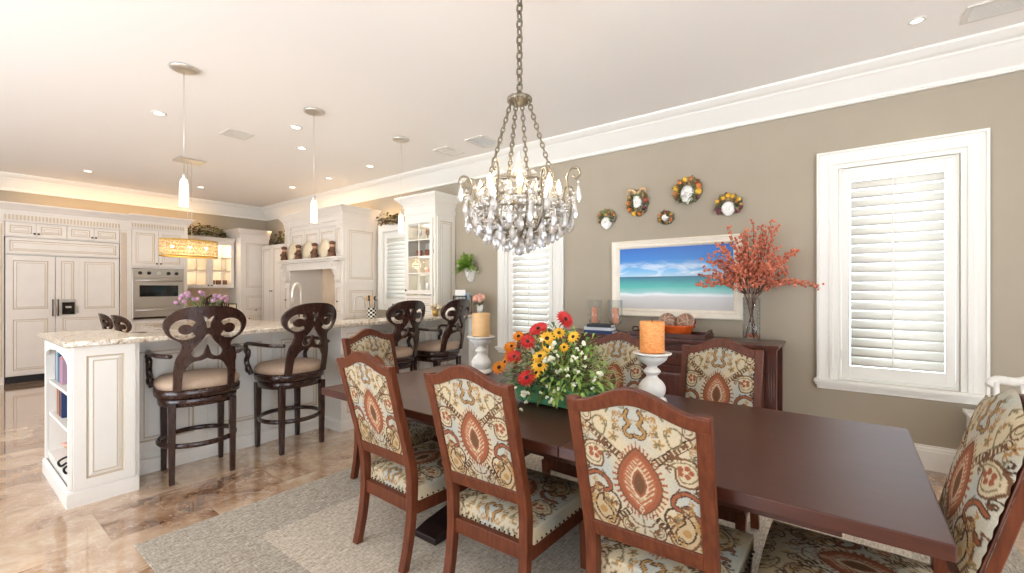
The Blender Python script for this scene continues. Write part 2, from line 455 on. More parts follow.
g.l.new(mixn, bp.inputs['Height']); g.l.new(bp.outputs[0], p.inputs['Normal'])

# seascape photograph print
m = mat('seascape', S(60, 150, 190), 0.35)
g = N(m); p = g.n['Principled BSDF']; tc = g.new('ShaderNodeTexCoord'); sep = g.new('ShaderNodeSeparateXYZ'); g.l.new(tc.outputs['Object'], sep.inputs[0])
wob = g.noise(g.xyz(g.math('MULTIPLY', sep.outputs[0], 3.0), g.math('MULTIPLY', sep.outputs[2], 14.0), 0.0), 1.0, 6, 0.4)
zz = sep.outputs[2]; zw = g.math('ADD', zz, g.math('MULTIPLY', g.math('SUBTRACT', wob, 0.5), 0.05))
sea = g.ramp(g.math('MULTIPLY_ADD', zw, 1.5, 0.5), [(0.05, S(190, 186, 180)), (0.20, S(206, 204, 202)), (0.24, S(232, 236, 236)), (0.27, S(150, 200, 196)), (0.36, S(70, 176, 166)), (0.47, S(28, 130, 140)), (0.52, S(20, 96, 130))])
sky = g.ramp(g.math('MULTIPLY_ADD', zz, 1.5, 0.5), [(0.52, S(176, 206, 226)), (0.62, S(110, 176, 222)), (0.80, S(30, 120, 200)), (1.0, S(8, 92, 180))])
cl = g.noise(g.xyz(g.math('MULTIPLY', sep.outputs[0], 4.0), g.math('MULTIPLY', zz, 12.0), 5.0), 1.0, 7, 0.5, 0.6)
cm = g.math('MULTIPLY', g.ramp(cl, [(0.46, (0, 0, 0, 1)), (0.64, (1, 1, 1, 1))]), g.ramp(g.math('MULTIPLY_ADD', zz, 1.5, 0.5), [(0.52, (.9, .9, .9, 1)), (0.68, (.6, .6, .6, 1)), (0.80, (0, 0, 0, 1))]))
sky2 = g.mix(cm, sky, S(236, 240, 244))
isk = g.math('GREATER_THAN', zz, 0.018)
fin = g.mix(isk, sea, sky2)
g.l.new(fin, p.inputs['Base Color'])

# black and white checks
m = mat('check', S(240, 236, 228), 0.3)
g = N(m); p = g.n['Principled BSDF']; tc = g.new('ShaderNodeTexCoord'); sep = g.new('ShaderNodeSeparateXYZ'); g.l.new(tc.outputs['Object'], sep.inputs[0])
ang = g.math('MULTIPLY', g.math('ARCTAN2', sep.outputs[1], sep.outputs[0]), 12 / (2 * PI))
ch = g.math('FLOORED_MODULO', g.math('ADD', g.math('FLOOR', ang), g.math('FLOOR', g.math('MULTIPLY', sep.outputs[2], 32.0))), 2.0)
g.l.new(g.mix(ch, S(240, 236, 226), S(24, 22, 22)), p.inputs['Base Color'])

# embroidered upholstery: thread colours come with the cloth as a colour attribute
m = mat('paisley_cloth', S(220, 204, 176), 0.85, spec=0.15)
g = N(m); p = g.n['Principled BSDF']; at = g.new('ShaderNodeVertexColor'); at.layer_name = 'thread'
tc = g.new('ShaderNodeTexCoord'); wv = g.noise(tc.outputs['Object'], 240, 2, 0.0, 0.6)
g.l.new(g.mix(0.35, at.outputs[0], g.ramp(wv, [(0.3, (0.6, 0.6, 0.6, 1)), (0.7, (1.3, 1.3, 1.3, 1))]), 'MULTIPLY'), p.inputs['Base Color'])
bp = g.new('ShaderNodeBump'); bp.inputs['Strength'].default_value = 0.25; bp.inputs['Distance'].default_value = 0.003
g.l.new(wv, bp.inputs['Height']); g.l.new(bp.outputs[0], p.inputs['Normal'])
# ---------------------------------------------------------------- room shell
XL, XR, YB, YF, ZC = -3.6, 4.7, -4.0, 10.55, 3.2
struct('floor', B().box(XL - .1, XR + .2, YB - .1, YF + .2, -0.1, 0), 'marble_floor')
struct('ceiling', B().box(XL - .1, XR + .2, YB - .1, YF + .2, ZC, ZC + 0.12), 'ceiling_paint')

def wall_with_holes(name, axis, at, thick, a0, a1, holes, m):
    """axis 'x': wall plane x=at spanning y a0..a1; holes (lo, hi, z0, z1)"""
    b = B()
    def seg(p, q, z0, z1):
        if q - p < 1e-4 or z1 - z0 < 1e-4: return
        if axis == 'x': b.box(at, at + thick, p, q, z0, z1)
        else: b.box(p, q, at, at + thick, z0, z1)
    cur = a0
    for lo, hi, z0, z1 in sorted(holes):
        seg(cur, lo, 0, ZC); seg(lo, hi, 0, z0); seg(lo, hi, z1, ZC); cur = hi
    seg(cur, a1, 0, ZC)
    return struct(name, b, m)
W1 = (-0.665, 0.075, 0.63, 2.42)
W2 = (2.91, 3.63, 0.63, 2.42)
W3 = (5.30, 6.28, 1.12, 2.36)
wall_with_holes('wall_right', 'x', XR, 0.18, YB, YF, [W1, W2, W3], 'wall_paint')
struct('wall_far', B().box(XL, XR, YF, YF + 0.15, 0, ZC), 'wall_paint')
wall_with_holes('wall_left', 'x', XL - 0.15, 0.15, YB, YF, [(0.9, 5.2, 0, 2.95), (6.2, 8.4, 1.0, 2.4)], 'wall_paint')  # unseen wall, its openings sized for the daylight they let in
wall_with_holes('wall_back', 'y', YB - 0.15, 0.15, XL, XR, [(-3.4, 0.2, 0, 2.95), (0.9, 3.0, 0.0, 1.1)], 'wall_paint')  # unseen wall; low second opening added so ground light reaches the ceiling

# crown: small bead, tall cove, stepped top (profile: distance out of the wall, height)
crown = [(0.002, 2.945), (0.030, 2.945), (0.034, 2.957), (0.024, 2.967), (0.030, 2.985), (0.050, 3.005), (0.078, 3.035), (0.112, 3.075), (0.140, 3.110),
         (0.150, 3.118), (0.156, 3.132), (0.182, 3.146), (0.205, 3.165), (0.222, 3.182), (0.226, 3.199), (0.002, 3.199)]
struct('trim_1', B().rail(crown, [(XR, YF), (XR, YB)], smooth=False), 'white_trim')
struct('trim_2', B().rail(crown, [(XL, YF), (XR, YF)], smooth=False), 'white_trim')
base = [(0.002, 0), (0.022, 0), (0.022, 0.145), (0.017, 0.155), (0.017, 0.165), (0.009, 0.178), (0.009, 0.19), (0.002, 0.19)]
struct('baseboard_right', B().rail(base, [(XR, 3.9), (XR, YB)]), 'white_trim')

# ---------------------------------------------------------------- shuttered windows
def shutter_window(name, hole, split, nlou, wide=0.15, label=None, sill=True):
    y0, y1, z0, z1 = hole
    root = bpy.data.objects.new(name, None); COL.objects.link(root); root.location = (XR, 0, 0); root['kind'] = 'structure'
    # moulded casing: three sides, mitred, stepping towards the opening (x is into the room = negative)
    b = B()
    prof = [(0.0, 0.006), (0.0, 0.036), (0.018, 0.040), (0.022, 0.030), (0.060, 0.024), (0.085, 0.024), (0.089, 0.032), (0.112, 0.032), (0.116, 0.02), (wide, 0.018), (wide, 0.0)]
    rings = []
    for ins, d in prof:
        rings.append([(-d, y1 + wide - ins, z0), (-d, y1 + wide - ins, z1 + wide - ins), (-d, y0 - wide + ins, z1 + wide - ins), (-d, y0 - wide + ins, z0)])
    for k in range(len(rings) - 1):
        b.add(rings[k] + rings[k + 1], [(j, j + 1, 5 + j, 4 + j) for j in range(3)])
    b.build('casing', 'white_trim', root)
    b = B()
    if sill:
        b.box(-0.075, 0.0, y0 - wide - .02, y1 + wide + .02, z0 - 0.030, z0)
        b.box(-0.055, 0.0, y0 - wide - .01, y1 + wide + .01, z0 - 0.052, z0 - 0.030)
        b.box(-0.030, 0.0, y0 - wide, y1 + wide, z0 - 0.085, z0 - 0.052)
    else: b.box(-0.035, 0.0, y0 - wide, y1 + wide, z0 - 0.07, z0)
    b.build('sill', 'white_trim', root, bevel=0.006)
    b = B()   # shutter panel frame
    b.box(0.0, 0.03, y0 + .003, y0 + .022, z0, z1).box(0.0, 0.03, y1 - .022, y1 - .003, z0, z1).box(0.0, 0.03, y0 + .022, y1 - .022, z1 - .022, z1 - .003).box(0, .03, y0 + .022, y1 - .022, z0, z0 + .02)
    ya, yb, za, zb = y0 + .026, y1 - .026, z0 + .024, z1 - .026
    b.box(-0.004, 0.026, ya, ya + .055, za, zb).box(-0.004, 0.026, yb - .055, yb, za, zb)
    b.box(-0.004, 0.026, ya + .055, yb - .055, zb - .085, zb).box(-0.004, 0.026, ya + .055, yb - .055, za, za + .10)
    b.build('shutter_frame', 'white_trim', root, bevel=0.003)
    la, lb, lz0, lz1 = ya + .058, yb - .058, za + .105, zb - .088
    b = B(); n = nlou; pitch = (lz1 - lz0) / n; ang = R(63)
    for i in range(n):
        zc = lz0 + pitch * (i + .5); hw = 0.042; th = 0.005
        sec = []
        for t, h in ((-1, 0), (-.5, th), (0, th * 1.2), (.5, th), (1, 0), (.5, -th), (0, -th * 1.2), (-.5, -th)):
            dx = t * hw; sec.append((0.012 + dx * math.cos(ang) - h * math.sin(ang), zc + dx * math.sin(ang) + h * math.cos(ang)))
        # the room edge hangs low, the outdoor edge rides high
        b.sweep([[(x, la, z) for x, z in sec], [(x, lb, z) for x, z in sec]], 0, True)
    b.build('louvers', 'louver_white', root)
    if split:
        yc = la + (lb - la) * split
        b = B().box(-0.034, -0.022, yc - .006, yc + .006, lz0 - .01, lz1 - .02); b.build('tilt_rod', 'white_trim', root, bevel=.003)
    for hz in (z0 + .22, z1 - .22):
        B().box(-0.008, 0.0, y1 - .03, y1 - .018, hz - .04, hz + .04).build('hinge', 'outlet_white', root)
    B().box(0.12, 0.126, y0, y1, z0, z1).build('window_pane', 'window_glass', root)
    B().box(0.10, 0.15, y0, y0 + .04, z0, z1).box(0.10, 0.15, y1 - .04, y1, z0, z1).box(0.10, .15, y0 + .04, y1 - .04, z1 - .04, z1).box(0.10, .15, y0 + .04, y1 - .04, z0, z0 + .04).build('window_sash', 'white_trim', root)
    return root
shutter_window('window_1', W1, 0.53, 20)
shutter_window('window_2', W2, 0.5, 20)
shutter_window('window_3', W3, 0.35, 15, wide=0.12, sill=False)

# rug under the table
rb = B().box(-1.47, 1.47, -1.91, 1.91, 0.0, 0.007)
o = rb.build('rug', 'rug_weave', None, bevel=.004); o.location = (2.155, 1.19, 0.001)
tag(o, 'large grey woven rug with a paler field under the dining table', 'rug')

# ---------------------------------------------------------------- ceiling fittings
CANS = [(1.447, 5.626, 'recessed ceiling light left of the grey square return grille'), (2.491, 4.899, 'recessed light nearer the middle pendant of the pair left of its cable'),
        (2.908, 5.568, 'recessed light farther back of the pair beside the middle pendant cable'), (3.935, 5.59, 'recessed light between the middle and far pendant canopies'),
        (4.01, -0.361, 'recessed light beside the slotted vent above the shuttered dining window'), (1.504, 9.255, 'recessed light above the panelled refrigerator'),
        (2.944, 9.117, 'recessed light above the glass-front cabinets'), (3.914, 7.837, 'recessed light in front of the range hood'), (3.959, 6.724, 'recessed light near the right end of the range hood')]
for x, y, lb in CANS:
    t = thing('recessed_light', lb, 'ceiling light', (x, y, ZC), 0, 'recessed ceiling lights')
    q_ = .62 if y < 0 else .85
    B().lathe([(r_ * q_, z_) for r_, z_ in [(0.052, -0.001), (0.075, -0.001), (0.078, -0.006), (0.055, -0.010), (0.052, -0.001)]], 28, caps=False).build('trim_ring', 'white_trim', t)
    B().lathe([(0.0, -0.004), (0.053 * q_, -0.004), (0.053 * q_, -0.001)], 24, caps=False).build('lens', 'can_glow', t)
    lamp('can_beam', 'SPOT', (x, y, ZC - 0.02), 12, (1.0, 0.92, 0.80), 0.06, (0, 0, 0), spot=R(130))
def vent(x, y, w, d, lb, slots, mm, axis='x'):
    t = thing('ceiling_vent', lb, 'vent', (x, y, ZC), 0, None)
    b = B(); f = .03
    b.box(-w / 2, w / 2, -d / 2, -d / 2 + f, -.010, -0.0005).box(-w / 2, w / 2, d / 2 - f, d / 2, -.010, -0.0005).box(-w / 2, -w / 2 + f, -d / 2 + f, d / 2 - f, -.010, -0.0005).box(w / 2 - f, w / 2, -d / 2 + f, d / 2 - f, -.010, -0.0005)
    b.build('vent_frame', 'vent_white', t, bevel=.003)
    B().box(-w / 2 + f, w / 2 - f, -d / 2 + f, d / 2 - f, -.002, -0.0006).build('backing', mm, t)
    b = B(); k = slots
    for i in range(k):
        if axis == 'x':
            p = -w / 2 + f + (w - 2 * f) * (i + .5) / k; b.box(p - .004, p + .004, -d / 2 + f, d / 2 - f, -.009, -.002)
        else:
            p = -d / 2 + f + (d - 2 * f) * (i + .5) / k; b.box(-w / 2 + f, w / 2 - f, p - .004, p + .004, -.009, -.002)
    b.build('grille', 'vent_white', t)
    return t
vent(4.13, -0.76, 0.24, 0.32, 'white slotted ceiling vent above the shuttered dining window', 9, 'vent_slot', 'x')
vent(4.12, 3.56, 0.38, 0.30, 'blue-grey metal ceiling vent behind the chandelier chains', 8, 'vent_metal')
vent(4.13, 4.16, 0.34, 0.24, 'flush white ceiling vent behind the blue-grey one', 6, 'vent_white')
vent(2.19, 5.667, 0.28, 0.28, 'flush square return grille in the ceiling over the kitchen', 8, 'vent_white')
# ---------------------------------------------------------------- kitchen: cabinet units face -y, or are turned to face -x
def knob(parent, x, y, z, m='pewter', name='knob'):
    o = B().lathe([(0.006, 0), (0.006, .014), (0.014, .018), (0.016, .026), (0.010, .032), (0.0, .033)], 12).build(name, m, parent)
    o.location = (x, y, z); o.rotation_euler = (R(90), 0, 0); return o
CORN = [(0.0, 0.0), (0.012, 0.0), (0.014, 0.03), (0.028, 0.045), (0.045, 0.07), (0.075, 0.10), (0.092, 0.115), (0.095, 0.135), (0.0, 0.135)]
def cornice(b, path, z, m=0, sc=1.0):
    b.rail([(o * sc, z + h * sc) for o, h in CORN], path, m)

# refrigerator column ---------------------------------------------------------
FY = 9.85
t = thing('refrigerator_surround', 'tall cream cabinet surround with dentil cornice framing the panelled refrigerator', 'cabinet', (0.70, FY, 0))
b = B()
b.box(-0.10, 0.0, 0.0, 0.69, 0, 2.52).box(1.30, 1.40, 0.0, 0.69, 0, 2.52).box(0, 1.30, 0.03, 0.69, 2.175, 2.52)
b.build('carcass', 'cream_cabinet', t)
b = B()
b.box(-0.10, 1.40, -0.02, 0.69, 2.40, 2.545)
cornice(b, [(-0.10, -0.02), (1.40, -0.02)], 2.535)
b.build('cornice', 'cream_cabinet', t)
b = B()
for i in range(34):
    x = 0.0 + i * 0.0385
    b.box(x, x + 0.02, -0.028, -0.0195, 2.425, 2.50)
b.build('dentil_strip', ['cream_glaze'], t)
for i, (a, c, kx) in enumerate(((0.01, .325, .305), (.328, .645, .348), (.66, .97, .95), (.975, 1.29, .995))):
    d = B().door(a, c, 2.19, 2.395, 0.005, 0.025, .045).build('cabinet_door', ['cream_cabinet', 'cream_glaze'], t); knob(d, kx, 0.005, 2.235)
b = B()
for sx in (-0.085, 1.315):
    for q in range(3): b.box(sx + q * .027, sx + q * .027 + .016, -0.006, 0.0, 0.12, 2.36)
b.build('fluted_pilaster', ['cream_glaze'], t)

t = thing('refrigerator', 'wide built-in refrigerator behind cream raised panels with a dispenser niche', 'refrigerator', (0.70, FY, 0))
B().box(0.012, 1.288, 0.04, 0.66, 0.10, 2.17).build('body', 'cream_cabinet', t)
B().box(0.012, 1.288, 0.06, 0.62, 0.0, 0.10).build('toe_kick', 'dark_kick', t)
B().door(0.012, 1.288, 1.925, 2.165, 0.0, 0.035, .04).build('grille_panel', ['cream_cabinet', 'cream_glaze'], t)
B().box(0.012, 1.288, 0.004, 0.035, 1.905, 1.917).build('grille_gap', 'steel', t)
b = B(); b.door(0.012, 0.525, 1.02, 1.90, 0.0, 0.035, .075); b.door(0.012, 0.525, 0.11, 1.02, 0.0, 0.035, .075)
fd = b.build('freezer_door', ['cream_cabinet', 'cream_glaze'], t)
b = B(); b.door(0.532, 0.80, 1.14, 1.90, 0.0, 0.035, .06); b.door(0.80, 1.288, 1.02, 1.90, 0.0, 0.035, .06); b.door(0.532, 1.288, 0.11, 1.02, 0.0, 0.035, .075)
rd = b.build('fresh_food_door', ['cream_cabinet', 'cream_glaze'], t)
b = B(); b.box(0.585, 0.76, -0.004, 0.03, 0.99, 1.24, 0); b.box(0.60, 0.745, -0.007, 0.0, 1.00, 1.19, 1); b.box(0.595, 0.75, -0.012, 0, 1.195, 1.235, 0)
b.box(.64, .705, -.012, 0, 1.10, 1.13, 0)
b.build('dispenser', ['steel', 'black_glass'], rd)
for x, pr in ((0.495, fd), (0.555, rd)):
    b = B(); b.tube([(x, -0.04, 0.98), (x, -0.045, 1.1), (x, -0.04, 1.24)], 0.009, 8); b.tube([(x, 0, 1.0), (x, -.042, 1.0)], .008, 6); b.tube([(x, 0, 1.22), (x, -.042, 1.22)], .008, 6)
    b.build('handle', 'pewter', pr)

# oven column -----------------------------------------------------------------
OX = 2.10
t = thing('oven_cabinet', 'tall cream oven column with two upper doors and dentil cornice', 'cabinet', (OX, FY, 0))
b = B(); b.box(0.0, 0.05, 0.0, 0.69, 0, 2.52).box(0.80, 0.86, 0, 0.69, 0, 2.52).box(0.05, 0.80, 0.02, 0.69, 1.76, 2.52).box(0.05, .80, .02, .69, 0.1, 0.86).box(.05, .80, .08, .69, 0, .1)
b.build('carcass', 'cream_cabinet', t)
b = B(); b.box(0.0, 0.86, -0.02, 0.69, 2.45, 2.565); cornice(b, [(-0.0, -0.02), (0.86, -0.02), (0.86, 0.69)], 2.555)
b.build('cornice', 'cream_cabinet', t)
b = B()
for i in range(20): b.box(0.05 + i * .0385, .07 + i * .0385, -.028, -.0195, 2.475, 2.54)
b.build('dentil_strip', 'cream_glaze', t)
for a, c, kx in ((.055, .424, .395), (.428, .797, .456)):
    d = B().door(a, c, 1.80, 2.43, -0.004, 0.024, .05).build('cabinet_door', ['cream_cabinet', 'cream_glaze'], t); knob(d, kx, -.004, 1.85)
B().door(.055, .797, .46, .845, -.004, .024, .05).build('drawer', ['cream_cabinet', 'cream_glaze'], t)
B().door(.055, .797, .12, .45, -.004, .024, .05).build('drawer', ['cream_cabinet', 'cream_glaze'], t)
t = thing('built_in_oven', 'stainless steel wall oven with black window and warming drawer', 'oven', (OX + .05, FY, 0.865))
B().box(0.0, 0.75, 0.0, 0.55, 0.0, 0.88).build('body', 'steel', t)
b = B().box(0.0, .75, -.025, 0, .735, .885); cp = b.build('control_panel', 'steel', t, bevel=.006)
for x in (.11, .235, .515, .635):
    k = B().lathe([(0.03, 0), (.03, .012), (.022, .016), (.02, .034), (0, .036)], 16).build('knob', 'oven_knob', cp); k.location = (x, -.025, .815); k.rotation_euler = (R(90), 0, 0)
k = B().lathe([(.032, 0), (.032, .010), (.024, .012), (0, .012)], 20).build('clock_dial', 'nickel', cp); k.location = (.375, -.025, .815); k.rotation_euler = (R(90), 0, 0)
b = B().box(0.005, .745, -.03, 0, .215, .725); d = b.build('oven_door', 'steel', t, bevel=.005)
B().box(.10, .66, -.034, -.028, .40, .60).build('oven_window', 'black_glass', d)
b = B().tube([(.04, -.075, .685), (.71, -.075, .685)], .014, 10); b.tube([(.06, -.03, .685), (.06, -.075, .685)], .012, 8); b.tube([(.69, -.03, .685), (.69, -.075, .685)], .012, 8); b.build('handle', 'steel', d)
b = B().box(0.005, .745, -.03, 0, .01, .205); d = b.build('warming_drawer', 'steel', t, bevel=.005)
b = B().tube([(.04, -.07, .165), (.71, -.07, .165)], .013, 10); b.tube([(.06, -.03, .165), (.06, -.07, .165)], .01, 8); b.tube([(.69, -.03, .165), (.69, -.07, .165)], .01, 8); b.build('handle', 'steel', d)
B().box(.02, .73, -.034, -.028, .015, .045).build('base_grille', 'black_glass', t)

# glass-front uppers ------------------------------------------------------------
GX, GY = 2.98, 10.18
t = thing('glass_front_cabinet', 'cream wall cabinet with two lit glass doors between oven column and pantry', 'cabinet', (GX, GY, 0))
Wd = 0.90
b = B(); b.box(0, .03, 0, .36, 1.42, 2.36).box(Wd - .03, Wd, 0, .36, 1.42, 2.36).box(.03, Wd - .03, .34, .36, 1.42, 2.36).box(.03, Wd - .03, 0, .34, 1.42, 1.46).box(.03, Wd - .03, 0, .34, 2.32, 2.36)
for z in (1.74, 2.03): b.box(.03, Wd - .03, .03, .34, z, z + .015)
b.build('carcass', 'cream_cabinet', t)
b = B(); cornice(b, [(0, 0), (Wd, 0)], 2.355, 0, .6); b.box(0, Wd, 0, .36, 2.36, 2.43); b.build('cornice', 'cream_cabinet', t)
def glass_door(b, gl, x0, x1, z0, z1, y, nx, nz, fr=.06, t_=.022):
    b.box(x0, x0 + fr, y, y + t_, z0, z1).box(x1 - fr, x1, y, y + t_, z0, z1).box(x0 + fr, x1 - fr, y, y + t_, z0, z0 + fr).box(x0 + fr, x1 - fr, y, y + t_, z1 - fr, z1)
    for i in range(1, nx):
        x = x0 + fr + (x1 - x0 - 2 * fr) * i / nx; b.box(x - .008, x + .008, y + .003, y + .018, z0 + fr, z1 - fr)
    for i in range(1, nz):
        z = z0 + fr + (z1 - z0 - 2 * fr) * i / nz; b.box(x0 + fr, x1 - fr, y + .003, y + .018, z - .008, z + .008)
    gl.box(x0 + fr - .004, x1 - fr + .004, y + .010, y + .013, z0 + fr - .004, z1 - fr + .004)
for x0, x1, kx in ((.01, .448, .42), (.452, .89, .48)):
    b, gl = B(), B(); glass_door(b, gl, x0, x1, 1.43, 2.35, -.022, 2, 3)
    d = b.build('glass_door', 'cream_cabinet', t, bevel=.002); gl.build('pane', 'clear_glass', d); knob(d, kx, -.022, 1.47)
B().box(.08, Wd - .08, .10, .16, 2.305, 2.318).build('puck_light', 'cabinet_bulb', t)
lamp('cabinet_glow', 'POINT', (GX + .25, GY + .15, 2.22), 2.6, (1, .78, .5), .05)
lamp('cabinet_glow', 'POINT', (GX + .68, GY + .15, 2.22), 2.6, (1, .78, .5), .05)
for x_ in (.25, .68):
    for z_ in (1.69, 1.98): lamp('cabinet_glow', 'POINT', (GX + x_, GY + .12, z_), 1.1, (1, .80, .54), .04)
for i, x in enumerate((.55, .66, .77)):
    o = B().lathe([(0.03, 0), (.03, .01), (.045, .03), (.05, .10), (.046, .12)], 14).build('tumbler', 'brown_clay'); o.location = (GX + x, GY + .14, 1.461)
    tag(o, ['brown clay beaker in the right glass door bay, at the divider end', 'brown clay beaker in the right glass door bay, middle of three', 'brown clay beaker in the right glass door bay, at the pantry end'][i], 'beaker', 'brown beakers behind the glass doors')
for i, x in enumerate((.16, .30, .58, .72)):
    o = B().lathe([(0.05, 0), (.06, .005), (.11, .02), (.112, .028), (.06, .012), (0, .01)], 18).build('bowl', 'cream_plate'); o.location = (GX + x, GY + .16, 1.757)
    tag(o, ['cream bowl on the mid shelf at the oven end of the glass cabinet', 'cream bowl on the mid shelf, second from the oven', 'cream bowl on the mid shelf just right of the door split', 'cream bowl on the mid shelf at the pantry end'][i], 'bowl', 'bowls behind the glass doors')
# counter + base under them
t = thing('base_cabinet', 'cream base cabinet run under the glass-front cabinets with small knobbed drawers', 'cabinet', (GX, 9.93, 0))
b = B(); b.box(0, .918, 0, .612, .1, .874).box(0, .918, .06, .612, 0, .1); b.build('carcass', 'cream_cabinet', t)
for i in range(2):
    d = B().door(.01 + i * .456, .456 + i * .456, .70, .865, -.02, .02, .035).build('drawer', ['cream_cabinet', 'cream_glaze'], t); knob(d, .24 + i * .456, -.02, .78)
    d = B().door(.01 + i * .456, .456 + i * .456, .12, .69, -.02, .02, .05).build('cabinet_door', ['cream_cabinet', 'cream_glaze'], t); knob(d, (.42 if i == 0 else .50), -.02, .63)
o = B().box(GX - .018, GX + .90, 9.895, YF - .003, .875, .914).build('countertop', 'granite', None, bevel=.006); tag(o, 'granite counter below the glass-front cabinets against the far wall', 'countertop')
struct('trim_3', B().box(GX, GX + .92, YF - .012, YF, .915, 1.42), 'backsplash')
# wire rack and frame on that counter
t = thing('wire_plate_stand', 'dark arched wire stand on the far counter beside the pantry', 'stand', (3.52, 10.15, .915))
b = B()
for dy in (0, .1):
    b.tube(smooth_path([(-.20, dy, .0), (-.19, dy, .22), (0, dy, .36), (.19, dy, .22), (.20, dy, 0)], 6), .008, 6)
for x in (-.1, 0, .1): b.tube([(x, 0, .0), (x, 0, .32)], .006, 6)
for z in (.03, .2): b.tube([(-.19, 0, z), (.19, 0, z)], .007, 6)
b.build('wire_frame', 'black_metal', t)
for x in (-.12, .0, .12):
    o = B().lathe([(0.035, 0), (.038, .18), (.035, .2), (.012, .25), (.013, .30)], 12).build('bottle', 'wine_dark', t); o.location = (x, .05, .005)
t = thing('picture_stand', 'small dark framed stand at the pantry end of the far counter', 'frame', (3.82, 10.1, .915))
B().box(-.08, .08, 0, .015, 0, .015).box(-.08, .08, 0, .015, .17, .185).box(-.08, -.065, 0, .015, .015, .17).box(.065, .08, 0, .015, .015, .17).box(-.02, .02, .0155, .09, 0, .01).build('frame', 'black_metal', t)
B().box(-.064, .064, .004, .010, .016, .169).build('picture', 'cream_plate', t)

# pantry -------------------------------------------------------------------------
PX, PY = 3.90, 9.92
t = thing('pantry_cabinet', 'tall cream pantry cabinet with a long door in the far corner', 'cabinet', (PX, PY, 0))
b = B(); b.box(0, .56, 0, .62, .1, 2.45).box(0, .56, .05, .62, 0, .1)
b.build('carcass', 'cream_cabinet', t)
b = B(); b.box(-.01, .57, -.012, .62, 2.45, 2.50); cornice(b, [(-.01, .62), (-.01, -.012), (.57, -.012)], 2.495); b.build('cornice', 'cream_cabinet', t)
d = B().door(.03, .53, 1.36, 2.42, -.02, .02, .07).build('cabinet_door', ['cream_cabinet', 'cream_glaze'], t); knob(d, .48, -.02, 1.45)
d = B().door(.03, .53, .90, 1.33, -.02, .02, .07).build('cabinet_door', ['cream_cabinet', 'cream_glaze'], t); knob(d, .28, -.02, .96)
for i in range(2):
    d = B().door(.03 + i * .255, .275 + i * .255, .70, .88, -.02, .02, .03).build('drawer', ['cream_cabinet', 'cream_glaze'], t); knob(d, .15 + i * .255, -.02, .79)
d = B().door(.03, .53, .12, .68, -.02, .02, .06).build('cabinet_door', ['cream_cabinet', 'cream_glaze'], t)

# right wall: tall unit between pantry and hood, hood, counter run, glass cabinet --------
t = thing('corner_cabinet', 'narrow tall cream cabinet between the pantry and the range hood', 'cabinet', (4.30, 9.86, 0), FRONT_X)
b = B(); b.box(0, 1.40, 0, .39, 1.40, 2.30).box(0, 1.40, .05, .39, 0, .1).box(0, 1.40, 0, .39, .1, 1.4); b.build('carcass', 'cream_cabinet', t)
for i in range(3):
    d = B().door(.02 + i * .455, .46 + i * .455, .12, 2.28, -.02, .02, .06).build('cabinet_door', ['cream_cabinet', 'cream_glaze'], t); knob(d, .42 + i * .455 if i != 1 else .50, -.02, 1.36)

HX, HY0, HY1 = 4.05, 6.46, 8.38
HW = HY1 - HY0
t = thing('range_hood_mantel', 'cream mantel style range hood with corbels and a shelf of figurines', 'range hood', (HX, HY1, 0), FRONT_X)
D_ = XR - HX - .002
b = B()
b.box(0, .20, 0, D_, 0, 2.52).box(HW - .24, HW, 0, D_, 0, 2.52).box(.20, HW - .24, 0.02, D_, 1.79, 2.52)
b.build('carcass', 'cream_cabinet', t)
b = B(); b.box(-.01, HW + .01, -.012, D_, 2.52, 2.60); cornice(b, [(-.01, D_), (-.01, -.012), (HW + .01, -.012), (HW + .01, D_)], 2.595, 0, 1.05)
b.box(-.004, HW + .004, -.008, D_, 2.44, 2.455); b.build('cornice', 'cream_cabinet', t)
b = B(); b.box(-.05, HW + .05, -.14, .02, 1.885, 1.92); b.box(-.03, HW + .03, -.11, .02, 1.855, 1.885); b.box(.16, HW - .20, -.05, .02, 1.73, 1.855)
b.build('mantel_shelf', 'cream_cabinet', t, bevel=.006)
for x in (.10, HW - .12):
    b = B(); pts = [(a_, z_ + .17) for a_, z_ in [(-.13, 1.68), (-.13, 1.63), (-.10, 1.585), (-.115, 1.545), (-.08, 1.50), (-.05, 1.44), (-.055, 1.38), (-.03, 1.34), (0, 1.33), (0, 1.68)]]
    b.prism(pts, x - .055, x + .055, 'x');
    b.build('corbel', 'cream_cabinet', t, bevel=.006)
for i in range(3):
    w = (HW - .44) / 3; B().door(.22 + i * w, .22 + (i + 1) * w - .01, 1.95, 2.42, 0.0, .02, .06).build('upper_panel', ['cream_cabinet', 'cream_glaze'], t)
for x0, x1 in ((.02, .18), (HW - .21, HW - .03)):
    d = B().door(x0, x1, 1.0, 1.45, -.016, .018, .03).build('spice_door', ['cream_cabinet', 'cream_glaze'], t); knob(d, (x0 + x1) / 2, -.016, 1.2)
    B().door(x0, x1, 1.95, 2.42, -.012, .018, .035).build('pilaster_panel', ['cream_cabinet', 'cream_glaze'], t)
